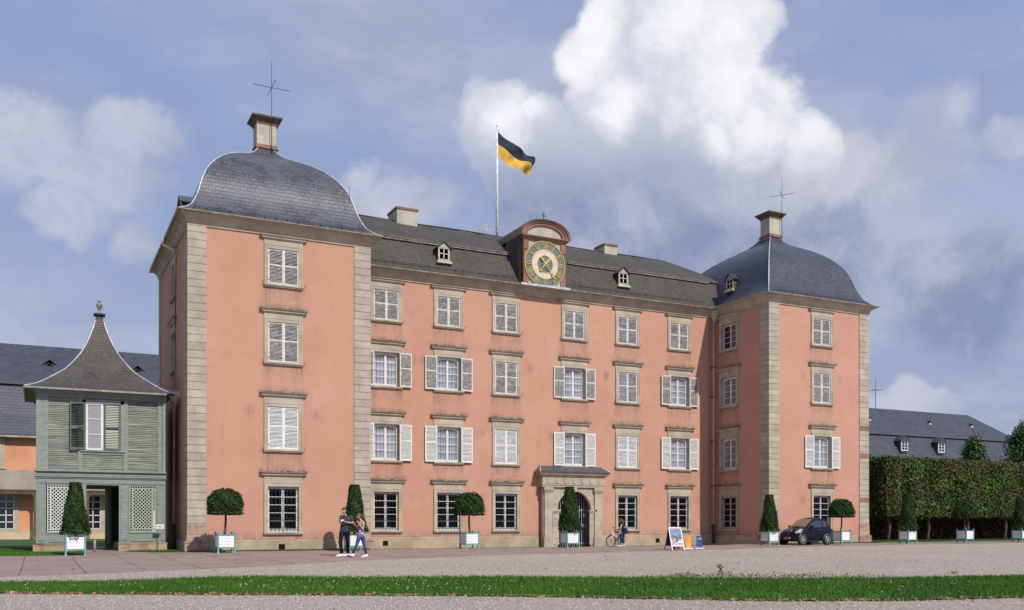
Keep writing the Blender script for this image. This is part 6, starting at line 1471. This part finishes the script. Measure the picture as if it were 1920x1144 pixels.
# ------------------------------------------------------------------ car
car = empty('parked_car', (31.55, -2.35, gz(33, -2.3)+.006)); car.scale = (.985, .985, .985); tag(car, 'small dark blue two seat city car parked in front of the right tower', 'car')
def carpaint():
    m, b = nodemat('dark_blue_car_paint', .20, 0, .25); b.inputs['Base Color'].default_value = (.005, .007, .020, 1); b.inputs['Coat Weight'].default_value = .12; b.inputs['Coat Roughness'].default_value = .05; return m
M_CAR = carpaint(); M_PLAST = flat('black_plastic', (.012, .012, .013), .55); M_CHROME = simple('alloy', (.50, .50, .52), .3, .85, .05)
ST = [(0.0, .34, .52, .46, .56, .44, .60), (.05, .24, .68, .60, .64, .56, .70), (.20, .20, .755, .69, .76, .62, .83), (.45, .19, .775, .735, .87, .64, .93), (.72, .19, .78, .755, .94, .655, 1.00), (1.0, .19, .78, .765, .97, .62, 1.235), (1.3, .19, .78, .77, .99, .59, 1.45), (1.6, .19, .78, .77, 1.0, .575, 1.535), (2.05, .20, .785, .77, 1.02, .57, 1.53), (2.35, .20, .79, .765, 1.04, .56, 1.46), (2.55, .22, .78, .75, 1.03, .56, 1.28), (2.65, .26, .74, .70, .93, .56, 1.02), (2.70, .34, .62, .58, .74, .48, .80)]
def cst(x):
    xs = [s[0] for s in ST]; return [np.interp(x, xs, [s[k] for s in ST]) for k in range(1, 7)]
def cpt(x, j):
    """cross-section point j (0 bottom centre .. 9 roof centre)"""
    zb, w, wb, zbelt, wt, zt = cst(x); cab = max(0.0, min(1.0, (zt-zbelt-.07)/.3)); r = .05+.04*cab
    P = [(0, zb), (w*.86, zb), (w*.98, zb+.08), (w, zb+(zbelt-zb)*.42), (w*.995, zb+(zbelt-zb)*.75), (wb, zbelt), (wb-(wb-wt)*.82, zbelt+(zt-r-zbelt)*.86), (wt*.93, zt-r*.35), (wt*.62, zt+.010), (0, zt+.025)]
    return P[j]
xs_ = sorted(set([0, .015, .05, .1, .2] + [round(.2+.0625*k, 4) for k in range(39)] + [2.6, 2.65, 2.68, 2.70]))
def carfaces(b, xr, jr, off=0.0, sides=(-1, 1)):
    for a, c in zip(xs_, xs_[1:]):
        if a < xr[0]-1e-6 or c > xr[1]+1e-6: continue
        for j in range(jr[0], jr[1]):
            for s in sides:
                Q = [(a, j), (c, j), (c, j+1), (a, j+1)]; b.q([(x, s*(cpt(x, k)[0]+off*(.9 if k < 8 else .1)), cpt(x, k)[1]+off*(.3 if k < 7 else 1)) for x, k in Q], sm=True)
b = MB(); carfaces(b, (0, 2.7), (0, 9))
for x in (0, 2.70): b.q([(x, cpt(x, k)[0], cpt(x, k)[1]) for k in range(10)] + [(x, -cpt(x, k)[0], cpt(x, k)[1]) for k in range(8, 0, -1)])
b.build('body', M_CAR, car)
b = MB(); carfaces(b, (.76, 1.33), (7, 9), .008); b.build('windscreen', flat('glass_with_painted_reflection', (.20, .145, .085), .10, 0, .6), car)  # tan base colour paints in the palace wall reflected and seen through it
M_SG = flat('side_glass', (.03, .04, .055), .05, 0, .9)
for s in (-1, 1):
    b = MB(); carfaces(b, (1.137, 1.8876), (5, 6), .010, (s,)); b.build('side_window', M_SG, car)
for s in (-1, 1):
    b = MB(); carfaces(b, (1.95, 2.2626), (5, 6), .010, (s,)); b.build('side_window', M_SG, car)
b = MB(); carfaces(b, (.0, .1), (1, 3), .006); b.q([(-.006, -.40, .40), (-.006, .40, .40), (-.006, .36, .50), (-.006, -.36, .50)]); b.build('grille', M_PLAST, car)
b = MB(); b.box(-.030, -.012, -.26, .26, .34, .45); pl = b.build('number_plate', simple('plate_white', (.62, .62, .60), .5, 0, .03), car)
b = MB(); y = .22
for wdt in (.05, .05, .02, .05, .05, .02, .045, .045, .045): b.box(-.034, -.030, y-wdt+.012, y, .365, .425); y -= wdt
b.build('plate_characters', M_PLAST, pl)
MB().box(-.033, -.030, .23, .26, .345, .445).build('plate_band', simple('plate_blue', (.02, .08, .4), .5), pl)
b = MB(); b.lathe([(0, -.01), (.032, -.008), (.036, .02)], (.03, 0, .655), 12, axis='x'); b.build('badge', M_CHROME, car)
for s in (-1, 1):
    b = MB(); P = [(.10, s*.46, .73), (.05, s*.62, .66), (.20, s*.755, .73), (.46, s*.775, .90), (.36, s*.66, .91)]; c = Vector((.22, s*.66, .79)) + Vector((-.04, s*.04, .04))
    for i in range(5): b.q([P[i], P[(i+1) % 5], tuple(c)], sm=True)
    b.build('headlight', flat('headlight_glass', (.62, .64, .66), .12, .3, .9), car)
    b = MB(); b.lathe([(0, 2.655), (.055, 2.66), (.06, 2.62)], (0, s*.70, .86), 12, axis='x'); b.lathe([(0, 2.665), (.045, 2.67), (.05, 2.62)], (0, s*.67, .72), 12, axis='x'); b.build('tail_light', flat('red_lens', (.40, .01, .01), .2), car)
    b = MB(); b.frus(1.02, s*.90, 1.0, 1.10, .05, .08, .06, .085); b.tube([(1.06, s*.74, 1.0), (1.03, s*.86, 1.03)], .02, 5); b.build('door_mirror', M_PLAST, car)
    b = MB()                                      # door shut lines and handle
    for pts_ in ([(1.0, 5), (.98, 4), (1.02, 3), (1.05, 2)], [(1.92, 6), (1.95, 5), (1.96, 4), (1.86, 3), (1.78, 2)]):
        b.tube([(x, s*(cpt(x, k)[0]+.003), cpt(x, k)[1]) for x, k in pts_], .006, 4)
    b.build('door_seam', M_PLAST, car); b = MB(); b.tube([(1.66, s*.785, .86), (1.72, s*.80, .87), (1.82, s*.79, .87)], .013, 5); b.build('door_handle', M_CHROME, car)
    b = MB(); b.tube([(2.30, s*.72, 1.12), (1.9, s*.775, .98), (1.25, s*.785, .985), (.95, s*.78, .98)], .008, 4); b.build('belt_line', M_PLAST, car)
    b = MB(); b.box(.82, 1.90, s*.775-.02, s*.775+.02, .19, .27); b.build('side_skirt', M_PLAST, car)
    for wx in (.42, 2.285):
        ys = s*.788; o = MB(); o.lathe([(0, 0), (.345, 0), (.352, -.05*s)], (wx, ys+.004*s, .315), 26, axis='y'); o.build('wheel_arch', M_PLAST, car)
        o = MB(); Rw = .288; o.lathe([(.19, .028*s), (.24, .034*s), (Rw-.02, .026*s), (Rw, .0), (Rw, -.15*s), (Rw-.04, -.17*s), (0, -.17*s)], (wx, ys, Rw), 28, axis='y'); wh = o.build('wheel', flat('car_tyre', (.018, .018, .018), .75), car)
        o = MB(); o.lathe([(.185, .030*s), (.205, .034*s), (.20, .0)], (wx, ys, Rw), 26, axis='y')
        for k in range(6):
            a = 2*math.pi*k/6+.3; ca, sa = math.cos(a), math.sin(a); o.q([(wx+ca*.03-sa*.026, ys+.036*s, Rw+sa*.03+ca*.026), (wx+ca*.19-sa*.032, ys+.030*s, Rw+sa*.19+ca*.032), (wx+ca*.19+sa*.032, ys+.030*s, Rw+sa*.19-ca*.032), (wx+ca*.03+sa*.026, ys+.036*s, Rw+sa*.03-ca*.026)])
        o.lathe([(0, .042*s), (.05, .038*s), (.05, 0)], (wx, ys, Rw), 12, axis='y'); o.build('rim', M_CHROME, wh)
b = MB(); b.tube([(.95, -.3, 1.05), (1.15, .05, 1.17)], .007, 4); b.tube([(.86, -.35, 1.07), (1.0, .1, 1.2)], .006, 4); b.build('wiper', M_PLAST, car)

# ------------------------------------------------------------------ signs
ab = empty('pavement_sign', (20.75, -6.9, gz(20.8, -6.7)+.004)); tag(ab, 'white framed folding poster board standing on the gravel', 'sign')
aw, ah = .36, 1.06; ft, tp = -.0, .30
def slant(x0, x1, h0, h1, back=False, t=.02, off=0.0):
    """panel on the front (or back) leaf between heights h0..h1"""
    f = (lambda h: tp*h/ah+ft - off) if not back else (lambda h: .62-(.62-tp)*h/ah + off)
    b = MB(); P = [(x0, f(h0), h0), (x1, f(h0), h0), (x1, f(h1), h1), (x0, f(h1), h1)]; Q = [(p[0], p[1]+t, p[2]) for p in P]
    b.q(P); b.q(Q[::-1]); [b.q([P[k], P[(k+1) % 4], Q[(k+1) % 4], Q[k]]) for k in range(4)]; return b
def merge(bs):
    r = MB()
    for b in bs:
        k = len(r.v); r.v += b.v; r.f += [[i+k for i in f] for f in b.f]; r.uv += b.uv; r.t += b.t; r.sm += b.sm
    return r
M_SIGNW = simple('white_sign_frame', (.74, .74, .75), .45, 0, .05)
merge([slant(-aw, -aw+.05, 0, ah), slant(aw-.05, aw, 0, ah), slant(-aw+.05, aw-.05, ah-.05, ah), slant(-aw+.05, aw-.05, .18, .23)]).build('front_frame', M_SIGNW, ab)
merge([slant(-aw, -aw+.04, 0, ah-.01, True), slant(aw-.04, aw, 0, ah-.01, True), slant(-aw+.04, aw-.04, .5, .55, True)]).build('rear_frame', simple('grey_sign_frame', (.25, .25, .26), .5), ab)
slant(-aw+.04, aw-.04, .2, ah-.04, True, .01, -.01).build('rear_panel', M_PLAST, ab)
po = slant(-aw+.05, aw-.05, .23, ah-.05, False, .008, -.006).build('poster', simple('poster_sky_blue', (.17, .28, .46), .4, 0, .35, 9), ab)
slant(-.30, .30, .93, .985, False, .004, .000).build('title_strip', simple('poster_pink', (.42, .20, .30), .5, 0, .3, 30), po)
b = MB(); f = lambda h: tp*h/ah - .001
b.q([(x, f(h), h) for x, h in ((-.31, .80), (-.1, .70), (.12, .60), (.31, .66), (.31, .40), (-.31, .40))]); b.build('mountain', simple('poster_mountain', (.16, .17, .21), .5, 0, .5, 14), po)
b = MB(); f = lambda h: tp*h/ah - .003
b.q([(x, f(h), h) for x, h in ((-.31, .52), (-.05, .55), (.31, .50), (.31, .235), (-.31, .235))]); b.build('snow', simple('poster_pale_ground', (.40, .42, .47), .5, 0, .45, 12), po)
b = MB(); f = lambda h: tp*h/ah - .005
b.q([(x, f(h), h) for x, h in ((-.08, .62), (.06, .62), (.08, .38), (-.06, .38))]); b.build('red_figure', simple('poster_red', (.32, .09, .12), .5, 0, .4, 20), po)
b = MB(); b.q([(x, f(h), h) for x, h in ((.02, .42), (.29, .42), (.29, .35), (.02, .35))]); b.build('caption', M_SIGNW, po)
def mini(name, x, y, col, label, kind):
    o = MB().box(-.14, .14, -.012, .012, .05, .62).build(name, simple(name+'_face', col, .5, 0, .06), None, loc=(x, y, gz(x, y)+.006), rot=(0, 0, -.12)); tag(o, label, 'sign')
    MB().box(-.24, .24, -.09, .09, .0, .05).build('base', M_SIGNW, o)
    b = MB()
    if kind == 'o':
        b.q([(x_, -.014, z) for x_, z in ((-.07, .54), (-.10, .48), (-.07, .42), (-.055, .42), (-.082, .48), (-.055, .54))]); o2 = b.build('arrow', simple('brown_arrow', (.28, .10, .02), .6), o)
        b = MB()
        for k, w_ in enumerate((.03, .02, .035, .02)): b.box(-.04+k*.036, -.04+k*.036+w_*.8, -.016, -.013, .465, .50)
        b.prism([(.0, .12), (.10, .12), (.10, .30), (.06, .32)], -.016, -.013)
    else:
        b.q([(x_, -.014, z) for x_, z in ((.07, .55), (.11, .48), (.07, .41), (.05, .41), (.085, .48), (.05, .55))])
        for k, w_ in enumerate((.03, .02, .035, .02)): b.box(-.10+k*.036, -.10+k*.036+w_*.8, -.016, -.013, .46, .495)
        b.tube([(-.08, -.016, .36), (-.10, -.016, .28), (.02, -.016, .24), (.08, -.016, .18)], .005, 4); b.box(-.10, -.05, -.016, -.013, .08, .11)
    b.build('lettering', M_SIGNW if kind == 'b' else simple('pale_orange_print', (.80, .55, .28), .6), o)
    return o
mini('orange_sign', 22.18, -5.75, (.80, .32, .05), 'small upright orange sign on a white foot beside the poster board', 'o')
mini('blue_sign', 22.84, -5.72, (.025, .065, .26), 'small upright blue sign with a white arrow on a white foot', 'b')
rb = MB().box(-.17, .17, -.1, .1, 0, .2).build('red_box', simple('dark_red_box', (.22, .02, .03), .6, 0, .2), None, loc=(21.45, -5.75, gz(21, -5.75)+.006), rot=(0, 0, .1)); tag(rb, 'small dark red box on the ground behind the poster board', 'box')
MB().box(-.175, .175, -.105, .105, .17, .21).build('lid', simple('red_lid', (.30, .03, .04), .5), rb)
ws = MB().box(-.17, .17, -.008, .008, 1.05, 1.24).build('direction_sign', M_SIGNW, None, loc=(-.93, 1.95, 0)); tag(ws, 'small white WC direction sign on a thin post by the pavilion', 'sign')
MB().box(-.012, .012, -.0, .02, -.1, 1.05).build('post', M_LEAD, ws)
b = MB()
def let(b, strokes, x, z, s, y=-.012):
    for (x0, z0, x1, z1) in strokes: b.tube([(x+x0*s, y, z+z0*s), (x+x1*s, y, z+z1*s)], .0065, 4)
b.prism([(-.13, 1.145), (-.09, 1.175), (-.09, 1.115)], -.012, -.009); b.box(-.09, -.06, -.012, -.009, 1.137, 1.153)
let(b, [(0, 1, .25, 0), (.25, 0, .5, .8), (.5, .8, .75, 0), (.75, 0, 1, 1)], -.05, 1.11, .075); let(b, [(.8, .9, .4, 1), (.4, 1, 0, .5), (0, .5, .4, 0), (.4, 0, .8, .1)], .04, 1.11, .075)
b.build('lettering', M_PLAST, ws)
bo = MB().lathe([(0, -.1), (.055, -.1), (.055, .48), (.045, .52), (0, .53)], (0, 0, 0), 12).build('bollard', simple('grey_bollard', (.33, .31, .30), .6, 0, .1, 6), None, loc=(-3.62, 1.2, .06)); tag(bo, 'short grey post beside the path in front of the pavilion', 'bollard')
